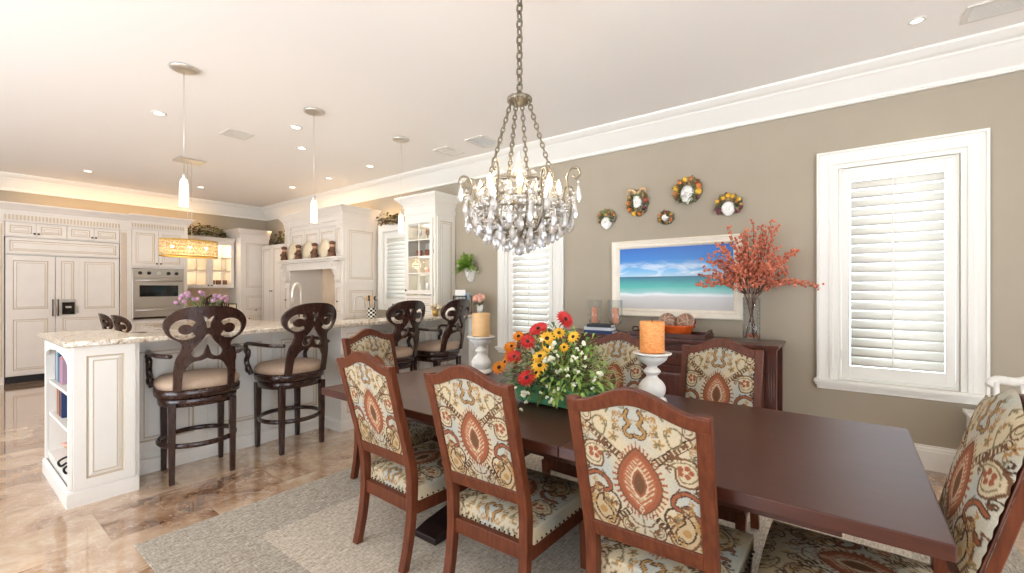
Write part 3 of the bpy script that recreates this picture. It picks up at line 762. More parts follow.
# side panels seen from the dining room
b = B(); b.xf = Matrix.Translation((HW, 0, 0)) @ Matrix.Rotation(R(90), 4, 'Z')
b.door(.04, D_ - .04, 1.50, 2.42, -.014, .02, .06).door(.04, D_ - .04, .95, 1.44, -.014, .02, .06)
b.build('side_panel', ['cream_cabinet', 'cream_glaze'], t)
struct('trim_4', B().box(XR - .03, XR - .001, HY0 + .25, HY1 - .21, .915, 1.78), 'backsplash')
t = thing('range', 'stainless range with dark grates in the alcove under the mantel hood', 'range', (HX - .02, HY1 - .40, 0), FRONT_X)
b = B().box(0, 1.16, 0, .60, .05, .90); b.build('body', 'steel', t, bevel=.006)
b = B()
for i in range(3):
    for j in range(2):
        cx, cy = .2 + i * .38, .16 + j * .28
        for a in (-.1, 0, .1): b.box(cx + a - .006, cx + a + .006, cy - .12, cy + .12, .925, .945)
        b.box(cx - .13, cx + .13, cy - .125, cy - .11, .90, .945).box(cx - .13, cx + .13, cy + .11, cy + .125, .90, .945)
b.build('grates', 'black_metal', t)
b = B()
for i in range(6):
    b.tube([(.12 + i * .184, 0, .83), (.12 + i * .184, -.035, .83)], .02, 10)
b.build('knobs', 'oven_knob', t)
b = B().tube([(.08, -.05, .74), (1.08, -.05, .74)], .012, 8).tube([(.1, 0, .74), (.1, -.05, .74)], .01, 6).tube([(1.06, 0, .74), (1.06, -.05, .74)], .01, 6); b.build('handle', 'steel', t)
t = thing('pot_filler', 'dark jointed pot filler tap over the range', 'tap', (4.60, 7.1, 1.30), FRONT_X)
b = B().tube([(0, .07, 0), (0, -.02, 0), (0.02, -.18, 0), (0.06, -.30, .0), (.06, -.31, -.08)], .012, 8).tube([(0, .055, 0), (0, .07, 0)], .03, 12); b.build('spout', 'black_metal', t)

# figurines and plates on the mantel: measured along the shelf
for i, q in enumerate((.10, .62, 1.16, 1.70)):
    y = HY1 - q; t = thing('chef_figurine', ['small brown figurine on the mantel nearest the corner cabinet', 'small brown figurine on the mantel, second from the corner cabinet', 'small brown figurine on the mantel, third from the corner cabinet', 'small brown figurine at the window end of the mantel'][i], 'figurine', (HX - .06, y, 1.921), FRONT_X, 'figurines on the hood mantel')
    B().lathe([(0.055, 0), (.06, .02), (.05, .07), (.035, .11), (.045, .14), (.03, .165), (0, .17)], 14).build('body', 'brown_clay', t)
    h = B().sphere((0, 0, .185), (.036, .036, .04), 12, 8); h.build('head', 'skin_clay', t)
    B().lathe([(.036, .20), (.05, .225), (.048, .245), (.02, .26), (0, .262)], 12).build('cap', 'brown_clay', t)
    b = B().tube([(-.045, -.01, .13), (-.07, -.03, .10), (-.03, -.05, .085)], .013, 6).tube([(.045, -.01, .13), (.07, -.03, .10), (.03, -.05, .085)], .013, 6); b.build('arms', 'brown_clay', t)
for i, q in enumerate((.36, .89, 1.43)):
    b = B().lathe([(0.0, 0.004), (.09, .0), (.16, .018), (.162, .024), (.09, .008), (0, .01)], 24)
    o = b.build('display_plate', 'cream_plate'); o.location = (HX - .02, HY1 - q, 1.921 + .16); o.rotation_euler = (0, R(-82), 0)
    tag(o, ['cream plate leaning on the hood between the first two figurines', 'cream plate leaning on the hood between the middle two figurines', 'cream plate leaning on the hood beside the figurine at the window end'][i], 'plate', 'plates leaning above the mantel')

# counter run on the right wall ---------------------------------------------------------
t = thing('sink_base_cabinet', 'cream base cabinets along the window wall beneath the granite counter', 'cabinet', (4.09, HY0 - .005, 0), FRONT_X)
L_ = HY0 - 4.345
b = B(); b.box(0, L_, 0, .60, .1, .874).box(0, L_, .06, .6, 0, .1); b.build('carcass', 'cream_cabinet', t)
for i in range(3):
    w = L_ / 3
    d = B().door(i * w + .006, (i + 1) * w - .006, .70, .865, -.02, .02, .035).build('drawer', ['cream_cabinet', 'cream_glaze'], t); knob(d, (i + .5) * w, -.02, .78)
    d = B().door(i * w + .006, (i + 1) * w - .006, .12, .69, -.02, .02, .05).build('cabinet_door', ['cream_cabinet', 'cream_glaze'], t); knob(d, (i + .85) * w, -.02, .6)
o = B().box(4.05, XR - .002, 4.335, HY0 - .003, .875, .914).build('countertop', 'granite', None, bevel=.006); tag(o, 'granite counter under the kitchen window with crock and knife block', 'countertop')

# glass display cabinet beside the kitchen window
CX, CY0, CY1 = 4.30, 4.60, 5.25
cw = CY1 - CY0; cd = XR - CX - .002
t = thing('display_cabinet', 'white display cabinet with a paned glass door and drawer on the window wall', 'cabinet', (CX, CY1, 0), FRONT_X)
b = B()
b.box(0, .03, 0, cd, .916, 2.52).box(cw - .03, cw, 0, cd, .916, 2.52).box(.03, cw - .03, cd - .02, cd, .916, 2.52).box(.03, cw - .03, 0, cd - .02, .916, 1.30).box(.03, cw - .03, 0, cd - .02, 2.32, 2.52)
for z in (1.60, 1.86, 2.10): b.box(.03, cw - .03, .03, cd - .02, z, z + .014)
b.build('carcass', 'white_cabinet', t)
b = B(); b.box(-.008, cw + .008, -.01, cd, 2.50, 2.60); cornice(b, [(-.008, cd), (-.008, -.01), (cw + .008, -.01), (cw + .008, cd)], 2.59, 0, 1.1); b.box(-.012, cw + .012, -.014, cd, 2.48, 2.50); b.build('cornice', 'white_cabinet', t)
b, gl = B(), B(); glass_door(b, gl, .04, cw - .04, 1.33, 2.40, -.022, 2, 4, .055); d = b.build('glass_door', 'white_cabinet', t, bevel=.002); gl.build('pane', 'clear_glass', d); knob(d, .07, -.022, 1.38)
B().door(.04, cw - .04, .93, 1.12, -.02, .02, .035).build('lower_panel', ['white_cabinet', 'white_glaze'], t)
d = B().door(.04, cw - .04, 1.13, 1.30, -.02, .02, .035).build('drawer', ['white_cabinet', 'white_glaze'], t); knob(d, cw / 2, -.02, 1.215)
b = B(); b.xf = Matrix.Translation((cw, 0, 0)) @ Matrix.Rotation(R(90), 4, 'Z'); b.door(.03, cd - .03, .95, 2.42, -.014, .02, .055); b.build('side_panel', ['white_cabinet', 'white_glaze'], t)
lamp('cabinet_glow', 'POINT', (CX + .15, (CY0 + CY1) / 2, 2.27), 2.0, (1, .85, .62), .05)
for z_ in (1.56, 1.82): lamp('cabinet_glow', 'POINT', (CX + .08, (CY0 + CY1) / 2, z_), .8, (1, .88, .68), .03)
shelves = (1.301, 1.615, 1.875, 2.115)
kinds = ((('ceramic_white', 'vase'), ('book_pale', 'jar'), ('vent_slot', 'jar')), (('cream_plate', 'cup'), ('soft_pink', 'cup'), ('cream_plate', 'cup')), (('fruit_red', 'cup'), ('fruit_red', 'cup'), ('brown_clay', 'cup')), (('vent_slot', 'goblet'), ('brown_clay', 'goblet'), ('book_pale', 'goblet')))
shn = ('bottom', 'second', 'third', 'top')
for si, (z, row) in enumerate(zip(shelves, kinds)):
    for k, (mm, nm) in enumerate(row):
        pf = {'vase': [(.03, 0), (.045, .06), (.03, .14), (.036, .18)], 'jar': [(.04, 0), (.042, .12), (.03, .15), (.034, .18)], 'cup': [(.03, 0), (.042, .05), (.045, .10), (.041, .10), (.03, .02)], 'goblet': [(.03, 0), (.006, .01), (.006, .06), (.035, .10), (.032, .16)]}[nm]
        o = B().lathe(pf, 14).build(nm, mm); o.location = (CX + .16, CY1 - .14 - k * .18, z)
        tag(o, '%s on the %s shelf of the display cabinet, %s' % ({'ceramic_white': 'white ', 'book_pale': 'pale ', 'vent_slot': 'grey ', 'cream_plate': 'cream ', 'soft_pink': 'pink ', 'fruit_red': 'red ', 'brown_clay': 'brown '}[mm] + nm, shn[si], ('window end', 'middle', 'dining room end')[k]), nm, 'pieces in the display cabinet')
# ---------------------------------------------------------------- raised breakfast bar with bookcase end
t = thing('breakfast_bar', 'long white panelled breakfast bar with a bookcase end and stool recesses', 'kitchen island', (0, 0, 0))
WC = ['white_cabinet', 'white_glaze']
b = B()
# bookcase end box (open to -x), full height 1.025
b.box(.57, .91, 3.97, 4.01, 0.0, 1.025)            # near side
b.box(.57, .91, 4.88, 4.92, 0.0, 1.025)            # far side
b.box(.89, .91, 4.01, 4.88, 0.0, 1.025)            # back
b.box(.57, .89, 4.01, 4.88, 0.0, .165).box(.57, .89, 4.01, 4.88, 1.0, 1.025)
b.build('bookcase_box', WC, t)
B().box(.575, .89, 4.01, 4.88, .685, .707).build('shelf', WC, t); B().box(.575, .89, 4.01, 4.88, .44, .462).build('shelf', WC, t)
# arched face frame on the end
arc = [(4.02, .90), (4.08, .93), (4.20, .955), (4.45, .972), (4.70, .955), (4.82, .93), (4.88, .90)]
b = B(); b.prism([(3.97, 1.025), (3.97, .90)] + arc + [(4.92, .90), (4.92, 1.025)], .555, .572, 'x')
b.box(.555, .572, 3.97, 4.02, .11, .90).box(.555, .572, 4.88, 4.92, .11, .90); b.build('arched_face_frame', WC, t)
def pier(x0, x1, nm='pier'):
    b = B(); b.box(x0, x1, 3.99, 4.27, .0, 1.025); b.door(x0, x1, .105, 1.025, 3.968, .022, .062); return b.build(nm, WC, t)
b = B(); b.door(.572, .885, .105, 1.025, 3.948, .020, .062); b.build('end_panel', WC, t)
pier(2.465, 2.80); pier(4.30, XR - .003)
b = B()
for x0, x1 in ((.885, 2.465), (2.80, 4.30)):
    b.box(x0, x1, 4.275, 4.32, 0, 1.025)
    n = 3; w = (x1 - x0) / n
    for i in range(n): b.door(x0 + i * w + .01, x0 + (i + 1) * w - .01, .16, 1.0, 4.262, .014, .075)
b.build('recess_panel', WC, t)
bp_ = [(0.0, 0), (.018, 0), (.018, .09), (.010, .105), (0, .108)]
b = B()
# plinth: travel so the right-hand side faces outward
b.rail(bp_, [(.56, 4.92), (.56, 3.968), (.885, 3.968), (.885, 4.262), (2.465, 4.262), (2.465, 3.968), (2.80, 3.968), (2.80, 4.262), (4.30, 4.262), (4.30, 3.968), (XR - .003, 3.968)])
b.build('plinth', WC, t)
# kitchen side: lower cabinets behind the bar
b = B(); b.box(.93, 4.04, 4.325, 4.92, .1, .874).box(.93, 4.04, 4.325, 4.86, 0, .1); b.build('sink_side_carcass', WC, t)
b = B()
b.prism([(.525, 3.925), (XR - .003, 3.925), (XR - .003, 4.325), (1.02, 4.325), (.945, 4.40), (.945, 4.96), (.525, 4.96)], 1.026, 1.065, 'z')
o = b.build('countertop', 'granite', None, bevel=.010); tag(o, 'L-shaped speckled granite top on the raised breakfast bar', 'countertop')
o = B().box(.95, 4.045, 4.328, 4.95, .875, .914).build('countertop', 'granite', None, bevel=.006); tag(o, 'lower granite sink counter behind the raised bar', 'countertop')

# things in the bookcase
bk = [('book_navy', .045, .21, 'navy blue book on the top bar shelf, farthest from the dining room'), ('book_pale', .03, .23, 'pale grey book beside the navy one on the top bar shelf'), ('teal', .05, .225, 'teal book in the middle of the top bar shelf'),
      ('book_navy', .035, .2, 'navy book just right of the teal one on the top bar shelf'), ('mauve', .04, .19, 'mauve book on the top bar shelf'), ('rose', .045, .2, 'rose pink book next to the mauve one on the top bar shelf'), ('mauve', .03, .175, 'thin mauve book at the near end of the top bar shelf')]
mat('teal', S(58, 118, 128), .5); mat('mauve', S(160, 132, 152), .5); mat('rose', S(190, 130, 140), .5); mat('rust', S(150, 62, 42), .5); mat('ochre', S(196, 156, 110), .5)
def book(name, y, x, z, th, h, m, lb, grp, d=.19):
    t = thing('book', lb, 'book', (x, y, z), 0, grp)
    b = B(); b.box(0, d, 0, .004, 0, h).box(0, d, th - .004, th, 0, h).box(0, .004, .004, th - .004, 0, h); b.build('cover', m, t)
    B().box(.004, d - .006, .004, th - .004, .004, h - .005).build('pages', 'paper', t)
y = 4.82
for m, th, h, lb in bk:
    y -= th + .003; book('book', y, .60, .708, th, h, m, lb, 'books on the top bar shelf')
y = 4.76
for m, th, h, lb in [('rust', .04, .19, 'rust red book on the middle bar shelf, farthest from the dining room'), ('ochre', .035, .2, 'ochre book on the middle bar shelf'), ('book_black', .05, .19, 'thick black book on the middle bar shelf'), ('rust', .03, .2, 'rust red book at the near end of the middle bar shelf'), ('book_navy', .04, .185, 'navy book at the near end of the middle bar shelf')]:
    y -= th + .003; book('book', y, .60, .463, th, h, m, lb, 'books on the middle bar shelf')
t = thing('magazine_rack', 'black scrolled iron magazine rack on the bottom bar shelf', 'rack', (.70, 4.26, .166))
b = B()
for dy in (-.10, .10):
    b.tube(smooth_path([(-.10, dy, .02), (-.13, dy, .005), (-.14, dy, .04), (-.09, dy, .06), (-.02, dy, .03), (.06, dy, .05), (.10, dy, .12), (.07, dy, .17), (.03, dy, .14)], 6), .007, 6)
for x, z in ((-.09, .06), (.06, .05), (.10, .12)): b.tube([(x, -.1, z), (x, .1, z)], .006, 6)
b.build('wire_frame', 'black_metal', t)
for i, (m, zz, lb) in enumerate((('rose', .0, 'rose covered magazine lying at the bottom of the stack in the bar'), ('ochre', .022, 'ochre magazine lying second in the stack in the bar'), ('soft_pink', .044, 'pink magazine lying on top of the stack in the bar'))):
    o = B().box(-.10, .12, -.14, .14, 0, .02).build('magazine', m, None, bevel=.003); o.location = (.76, 4.66, .167 + zz); o.rotation_euler = (0, 0, .15 * i); tag(o, lb, 'magazine', 'magazines stacked in the bar')

# ---------------------------------------------------------------- bar stools with scrolled backs
def shape_mesh(outer, holes, depth):
    cu = bpy.data.curves.new('shape', 'CURVE'); cu.dimensions = '2D'; cu.fill_mode = 'BOTH'; cu.extrude = depth / 2
    for pl in [outer] + holes:
        sp = cu.splines.new('POLY'); sp.points.add(len(pl) - 1)
        for p, q in zip(sp.points, pl): p.co = (q[0], q[1], 0, 1)
        sp.use_cyclic_u = True
    o = bpy.data.objects.new('shape', cu); COL.objects.link(o)
    dg = bpy.context.evaluated_depsgraph_get(); me = bpy.data.meshes.new_from_object(o.evaluated_get(dg))
    bpy.data.objects.remove(o); bpy.data.curves.remove(cu)
    return me
def sp2(pts, n=5, close=True): return [(p.x, p.y) for p in smooth_path([(a, b_, 0) for a, b_ in pts], n, close)]
K = .00122
def zz(dx, y): return (dx * K * .92, 1.284 - (y - 55) * K)
half = [(0, 56), (60, 58), (115, 66), (165, 84), (205, 115), (224, 152), (222, 190), (200, 228), (168, 252), (140, 268), (130, 290), (140, 325), (158, 365), (166, 410), (168, 455), (168, 560)]
inner = [(126, 560), (122, 455), (108, 425), (90, 398), (62, 382), (30, 378), (0, 366)]
hp = [(p.x, p.y) for p in smooth_path([(a, b_, 0) for a, b_ in half], 4)] + [(p.x, p.y) for p in smooth_path([(a, b_, 0) for a, b_ in inner], 4)]
outer = [zz(a, b_) for a, b_ in hp] + [zz(-a, b_) for a, b_ in reversed(hp[1:-1])]
def chole(sgn):
    c = (120, 192); pts = []
    for i in range(17):      # C-shaped cut-out, its bridge towards the middle of the back
        a = R(-138 + 276 * i / 16); pts.append((c[0] + 74 * math.cos(a), c[1] - 60 * math.sin(a)))
    for i in range(17):
        a = R(150 - 300 * i / 16); pts.append((c[0] - 4 + 36 * math.cos(a), c[1] - 30 * math.sin(a)))
    return [zz(sgn * x, y) for x, y in pts]
heart = sp2([(0, 222), (14, 232), (34, 262), (66, 298), (84, 328), (74, 354), (48, 358), (22, 342), (10, 312), (0, 286), (-10, 312), (-22, 342), (-48, 358), (-74, 354), (-84, 328), (-66, 298), (-34, 262), (-14, 232)], 3)
fleur = [(-32, 114), (-12, 124), (0, 136), (12, 124), (32, 114), (22, 140), (12, 160), (10, 186), (-10, 186), (-12, 160), (-22, 140)]
me = shape_mesh(outer, [chole(1), chole(-1), [zz(a, b_) for a, b_ in heart], [zz(a, b_) for a, b_ in fleur]], .03)
bm = bmesh.new(); bm.from_mesh(me)
bmesh.ops.remove_doubles(bm, verts=bm.verts, dist=1e-5)
for i in range(-6, 7):
    bmesh.ops.bisect_plane(bm, geom=bm.verts[:] + bm.edges[:] + bm.faces[:], plane_co=(i * .04, 0, 0), plane_no=(1, 0, 0), dist=1e-5)
for i in range(-1, 8):
    bmesh.ops.bisect_plane(bm, geom=bm.verts[:] + bm.edges[:] + bm.faces[:], plane_co=(0, .75 + i * .065, 0), plane_no=(0, 1, 0), dist=1e-5)
for v in bm.verts:      # lift into the back: x across, z up, wrapped round the seat and leaning back
    x, z, d = v.co.x, v.co.y, v.co.z
    y = -.278 - (z - .72) * .20 + x * x * 1.0 + d
    v.co = (x, y, z)
bmesh.ops.recalc_face_normals(bm, faces=bm.faces)
bm.to_mesh(me); bm.free(); me.name = 'stool_back'; me.materials.clear(); me.materials.append(MATS['espresso'])

def make_stool(label, group):
    t = thing('bar_stool', label, 'bar stool', (0, 0, 0), 0, group)
    o = bpy.data.objects.new('backrest', me); COL.objects.link(o); o.parent = t
    md = o.modifiers.new('bevel', 'BEVEL'); md.width = .004; md.segments = 2; md.limit_method = 'ANGLE'; md.angle_limit = R(50)
    def ring(r0, r1): return lambda a: (r0 * math.cos(a), r1 * math.sin(a))
    def squircle(rx, ry, n=40, p=.8):
        out = []
        for i in range(n):
            a = 2 * PI * i / n; c, s_ = math.cos(a), math.sin(a)
            out.append((rx * math.copysign(abs(c) ** p, c), ry * math.copysign(abs(s_) ** p, s_)))
        return out
    def stack(levels, m, name, par):
        b = B(); b.sweep([[(x, y, z) for x, y in squircle(rx, ry)] for rx, ry, z in levels], 0, True); return b.build(name, m, par)
    stack([(.20, .20, .545), (.245, .235, .548), (.25, .24, .60), (.245, .235, .605)], 'espresso', 'swivel_base', t)
    stack([(.255, .245, .612), (.268, .258, .615), (.272, .262, .66), (.262, .252, .675)], 'espresso', 'seat_frame', t)
    stack([(.258, .248, .672), (.268, .258, .69), (.268, .258, .715), (.24, .23, .745), (.13, .13, .762), (.02, .02, .765)], 'beige_leather', 'seat_cushion', t)
    for sx in (-1, 1):
        for sy in (-1, 1):
            b = B(); b.sweep([[(sx * (x + a * .5), sy * (y + c * .5), z) for a, c in ((-w, -w), (w, -w), (w, w), (-w, w))] for x, y, w, z in ((.188, .188, .034, 0.0), (.188, .188, .042, .30), (.188, .188, .048, .575))], 0)
            b.build('leg', 'espresso', t, bevel=.004)
    b = B(); b.tube([(.245 * math.cos(2 * PI * i / 40), .245 * math.sin(2 * PI * i / 40),   .27) for i in range(40)], .019, 8, close=True, flat=(.7, 1.0)); b.build('foot_ring', 'espresso', t)
    for sx in (-1, 1):
        P = [(sx * .205, -.255, .925), (sx * .262, -.14, .925), (sx * .285, 0, .928), (sx * .285, .12, .93), (sx * .283, .19, .922), (sx * .28, .212, .89), (sx * .278, .195, .855), (sx * .278, .17, .86), (sx * .278, .175, .82), (sx * .276, .20, .78), (sx * .272, .19, .73), (sx * .262, .15, .66)]
        sp = smooth_path(P, 5)
        b = B(); b.tube(sp, [.019 if i < 24 else .022 for i in range(len(sp))], 8, flat=(1.0, .85)); b.sphere((sx * .278, .182, .855), (.024, .032, .032), 10, 8)
        b.sphere((sx * .272, .182, .705), (.026, .03, .04), 10, 8)
        b.build('arm', 'espresso', t)
    return t
st = make_stool('dark wooden swivel bar stool with scrolled back, closest to the bookcase end of the bar', 'scroll-back stools along the breakfast bar')
st.location = (1.275, 4.01, 0); st.rotation_euler = (0, 0, R(-8))
dup(st, (1.99, 4.02, 0), R(5), 'dark scroll-back bar stool second from the bookcase end, beside the white centre pier')
dup(st, (3.06, 4.02, 0), R(1), 'dark scroll-back bar stool just behind the left end dining chair')
dup(st, (3.78, 4.02, 0), R(5), 'dark scroll-back bar stool at the wall end of the bar by the white candlestick')
for x_, y_, r_, lb_ in ((1.70, 7.62, -92, 'dark scroll-back stool at the cooking island, seat nearest the refrigerator'), (1.71, 7.02, -84, 'dark scroll-back stool at the cooking island, nearer the breakfast bar')):
    o = dup(st, (x_, y_, 0), R(r_), lb_, 'stools at the cooking island'); o.scale = (.9, .9, .85)

# cooking island beyond
t = thing('cooking_island', 'inner cream kitchen island under the long crystal pendant', 'kitchen island', (1.86, 6.2, 0))
b = B(); b.box(.30, 1.35, .04, 1.76, .1, .854).box(.3, 1.3, .1, 1.7, 0, .1)
b.build('carcass', 'cream_cabinet', t)
b = B()
for i in range(2): b.door(.27 + i * .54, .80 + i * .54, .14, .84, .018, .022, .06)
b.build('front_panel', ['cream_cabinet', 'cream_glaze'], t)
o = B().box(1.86, 3.26, 6.2, 8.0, .856, .895).build('countertop', 'granite', None, bevel=.008); tag(o, 'granite top of the inner cooking island behind the raised bar', 'countertop')
# ---------------------------------------------------------------- upholstery: embroidered paisley drawn thread by thread
CREAM, CREAM2, BLUE = S(188, 172, 142), S(172, 150, 116), S(160, 164, 158)
RUST, BROWN, DKBR, GOLD_, OLIVE = S(142, 84, 58), S(104, 74, 52), S(70, 52, 40), S(156, 120, 74), S(116, 104, 76)
def _seg(P, Q, pts):
    d = Q - P; L2 = max(1e-12, d.dot(d)); t = np.clip(((pts - P) @ d) / L2, 0, 1)
    return np.hypot(*(pts - (P + t[:, None] * d)).T), t
def _poly(pl, pts):
    best = np.full(len(pts), 9.0); pl = np.array(pl, float)
    lo, hi = pl.min(0) - .02, pl.max(0) + .02
    ok = np.all((pts > lo) & (pts < hi), axis=1)
    if not ok.any(): return best
    sub = pts[ok]; bb = np.full(len(sub), 9.0)
    for i in range(len(pl) - 1): bb = np.minimum(bb, _seg(pl[i], pl[i + 1], sub)[0])
    best[ok] = bb; return best
def _inside(pl, pts):
    pl = np.array(pl); r_ = np.zeros(len(pts), bool); j = len(pl) - 1
    for i in range(len(pl)):
        xi, yi = pl[i]; xj, yj = pl[j]
        c_ = ((yi > pts[:, 1]) != (yj > pts[:, 1])) & (pts[:, 0] < (xj - xi) * (pts[:, 1] - yi) / (yj - yi + 1e-12) + xi)
        r_ ^= c_; j = i
    return r_
def cr(pts, n=6, close=False): return [(p.x, p.y) for p in smooth_path([(a, b_, 0) for a, b_ in pts], n, close)] + ([pts[0]] if close else [])
def paisley(cx, cy, w, h, rot, sg=1):
    base_ = [(0, -.5), (.32, -.40), (.45, -.08), (.34, .22), (.10, .40), (-.18, .5), (-.40, .46), (-.30, .36), (-.20, .22), (-.34, -.02), (-.38, -.28), (-.2, -.45)]
    c_, s_ = math.cos(rot), math.sin(rot)
    return cr([(cx + sg * (x * w * c_ - y * h * s_), cy + x * w * s_ + y * h * c_) for x, y in base_], 4, True)
def thread_pattern(u, v):
    pts = np.stack([u, v], 1); n = len(pts)
    wav = np.sin(u * 17 + 1.3) * np.cos(v * 13 + .5) + .5 * np.sin(u * 31 + v * 23)
    k = np.clip(wav * .6 + .25, 0, 1)[:, None]
    col = np.array(CREAM[:3]) * (1 - k) + np.array(BLUE[:3]) * k
    gy = np.clip((.10 - v) * 6, 0, .8)[:, None]; col = col * (1 - gy) + np.array(CREAM2[:3]) * gy
    def put(mask, c_, a=1.0): col[mask] = col[mask] * (1 - a) + np.array(c_[:3]) * a
    def stroke(pl, w, c_): put(_poly(pl, pts) < w, c_)
    def cased(pl, w, edge, core):
        d = _poly(pl, pts); put(d < w, edge); put(d < w * .55, core)
    for sg in (-1, 1):
        # diagonal ladder bands from the medallion to the corners
        for (x0, y0, x1, y1) in ((.060, .270, .165, .355), (.045, .075, .150, -.02)):
            P, Q = np.array((sg * x0, y0)), np.array((sg * x1, y1)); d, t = _seg(P, Q, pts)
            put(d < .013, CREAM); put((d < .013) & (d > .0095), DKBR)
            put((d < .0085) & (np.abs((t * 9) % 1 - .5) < .30), BROWN if y0 > .2 else DKBR)
        # side paisleys
        pp = paisley(sg * .150, .262, .11, .105, R(35), sg); put(_inside(pp, pts), CREAM); stroke(pp, .0035, BROWN); stroke([(sg * .15 + (x - sg * .15) * .7, .262 + (y - .262) * .7) for x, y in pp], .0022, OLIVE)
        for q in range(5):
            a = q * 2 * PI / 5; put(np.hypot(u - sg * .150 - .018 * math.cos(a), v - .262 - .014 * math.sin(a)) < .009, RUST)
        # hooked scroll below
        hk = cr([(sg * .185, .175), (sg * .150, .190), (sg * .115, .172), (sg * .105, .140), (sg * .130, .128), (sg * .150, .142), (sg * .165, .122), (sg * .188, .105)], 5); cased(hk, .010, DKBR, RUST)
        # lower paisley, curling out
        pp = paisley(sg * .140, .060, .105, .15, R(-25), sg); put(_inside(pp, pts), CREAM2); stroke(pp, .004, BROWN)
        pp = [(sg * .14 + (x - sg * .14) * .62, .06 + (y - .06) * .62) for x, y in pp]; stroke(pp, .003, DKBR); put(np.hypot(u - sg * .142, v - .05) < .014, GOLD_)
        sw = cr([(sg * .105, .13), (sg * .085, .115), (sg * .075, .085), (sg * .085, .06), (sg * .1, .02)], 5); stroke(sw, .004, DKBR)
        # gold star flowers and leaves
        for fx, fy, rr in ((.075, .335, .020), (.108, .085, .026), (.185, .35, .018), (.19, .015, .018)):
            a = np.arctan2(v - fy, u - sg * fx); r_ = np.hypot(u - sg * fx, v - fy); put(r_ < rr * (.62 + .38 * np.cos(5 * a)), GOLD_); put(r_ < rr * .28, BROWN)
        lf = cr([(sg * .115, .395), (sg * .10, .365), (sg * .115, .33), (sg * .14, .345), (sg * .145, .385)], 5, True); stroke(lf, .003, OLIVE)
        stroke(cr([(sg * .02, .02), (sg * .04, .0), (sg * .03, -.03)], 4), .003, OLIVE); stroke(cr([(0, .03), (sg * .025, .035), (sg * .04, .055)], 4), .003, BROWN)
        # trefoil chain at the top
        cased(cr([(0, .35), (sg * .022, .345), (sg * .034, .365), (sg * .018, .385), (sg * .028, .41), (sg * .02, .43)], 5), .008, DKBR, GOLD_)
    # central medallion: pointed leaf with a fringe, cream fronds and a dark heart
    def lens(w, h, cy):
        out = []
        for i in range(25):
            y = 1 - 2 * i / 24; out.append((w * (1 - abs(y) ** 1.9) ** .85 * (1 - .12 * y), cy + h * y))
        return out + [(-x, y) for x, y in reversed(out[1:-1])]
    MC = .190
    yy = (v - MC) / .118; ww = .072 * np.clip(1 - np.abs(yy) ** 1.9, 0, 1) ** .85 * (1 - .12 * yy)
    ang = np.arctan2((v - MC) / .118, u / .076)
    big_ = lens(.094, .142, MC); put(_inside(big_, pts) & (np.abs(((ang * 38 / (2 * PI)) % 1) - .5) < .20), RUST)
    L1 = lens(.074, .118, MC); put(_inside(L1, pts), RUST); stroke(L1 + L1[:1], .003, BROWN)
    L2 = lens(.056, .096, MC - .003); put(_inside(L2, pts), S(156, 96, 68))
    fr_ = np.abs(((v * 62 - np.abs(u) * 55) % 1) - .5) < .15
    L25 = lens(.050, .090, MC - .003); put(_inside(L25, pts) & fr_, CREAM)
    L3 = lens(.028, .056, MC - .004); put(_inside(L3, pts), RUST); stroke(L3 + L3[:1], .003, CREAM); L4 = lens(.018, .040, MC - .004); put(_inside(L4, pts), BROWN)
    put((np.abs(u) / .010 + np.abs(v - .092) / .015) < 1, CREAM); put((np.abs(u) / .005 + np.abs(v - .092) / .008) < 1, RUST)
    # smaller curls between the large figures
    for sg in (-1, 1):
        for cx_, cy_, w_, h_, r0 in ((.165, .40, .05, .06, 20), (.055, .02, .045, .06, -30), (.02, -.075, .05, .06, 60), (.11, -.07, .07, .09, 15), (.18, -.11, .06, .08, -40), (.06, -.16, .06, .08, 80)):
            pp = paisley(sg * cx_, cy_, w_, h_, R(r0), sg); stroke(pp, .0028, BROWN); stroke([(sg * cx_ + (x - sg * cx_) * .55, cy_ + (y - cy_) * .55) for x, y in pp], .002, OLIVE)
        for cx_, cy_, k_ in ((.190, .205, 1), (.10, .30, -1), (.19, .31, -1), (.115, .015, 1)):
            stroke([(sg * (cx_ + .018 * (1 - q / 22) * math.cos(q * .5 * k_)), cy_ + .018 * (1 - q / 22) * math.sin(q * .5 * k_)) for q in range(20)], .0024, DKBR)
    # scattered sprigs fill the ground
    rs = random.Random(2)
    for q in range(70):
        x0, y0 = rs.uniform(.02, .2), rs.uniform(-.20, .44)
        if (x0 / .10) ** 2 + ((y0 - MC) / .15) ** 2 < 1: continue
        d0 = rs.uniform(0, 2 * PI); cc = rs.choice((OLIVE, BROWN, GOLD_))
        for sg in (-1, 1):
            for dd in (-.7, 0, .7): stroke([(sg * x0, y0), (sg * (x0 + .017 * math.cos(d0 + dd)), y0 + .017 * math.sin(d0 + dd))], .0024, cc)
    stroke(cr([(0, .06), (.004, .03), (0, 0)], 4), .003, OLIVE)
    return np.concatenate([col, np.ones((n, 1))], 1)
def threads(o, fn):
    me = o.data; n = len(me.vertices); co = np.empty(n * 3); me.vertices.foreach_get('co', co); co = co.reshape(-1, 3)
    u, v = fn(co); at = me.color_attributes.new('thread', 'FLOAT_COLOR', 'POINT')
    at.data.foreach_set('color', thread_pattern(u, v).astype(np.float32).ravel())

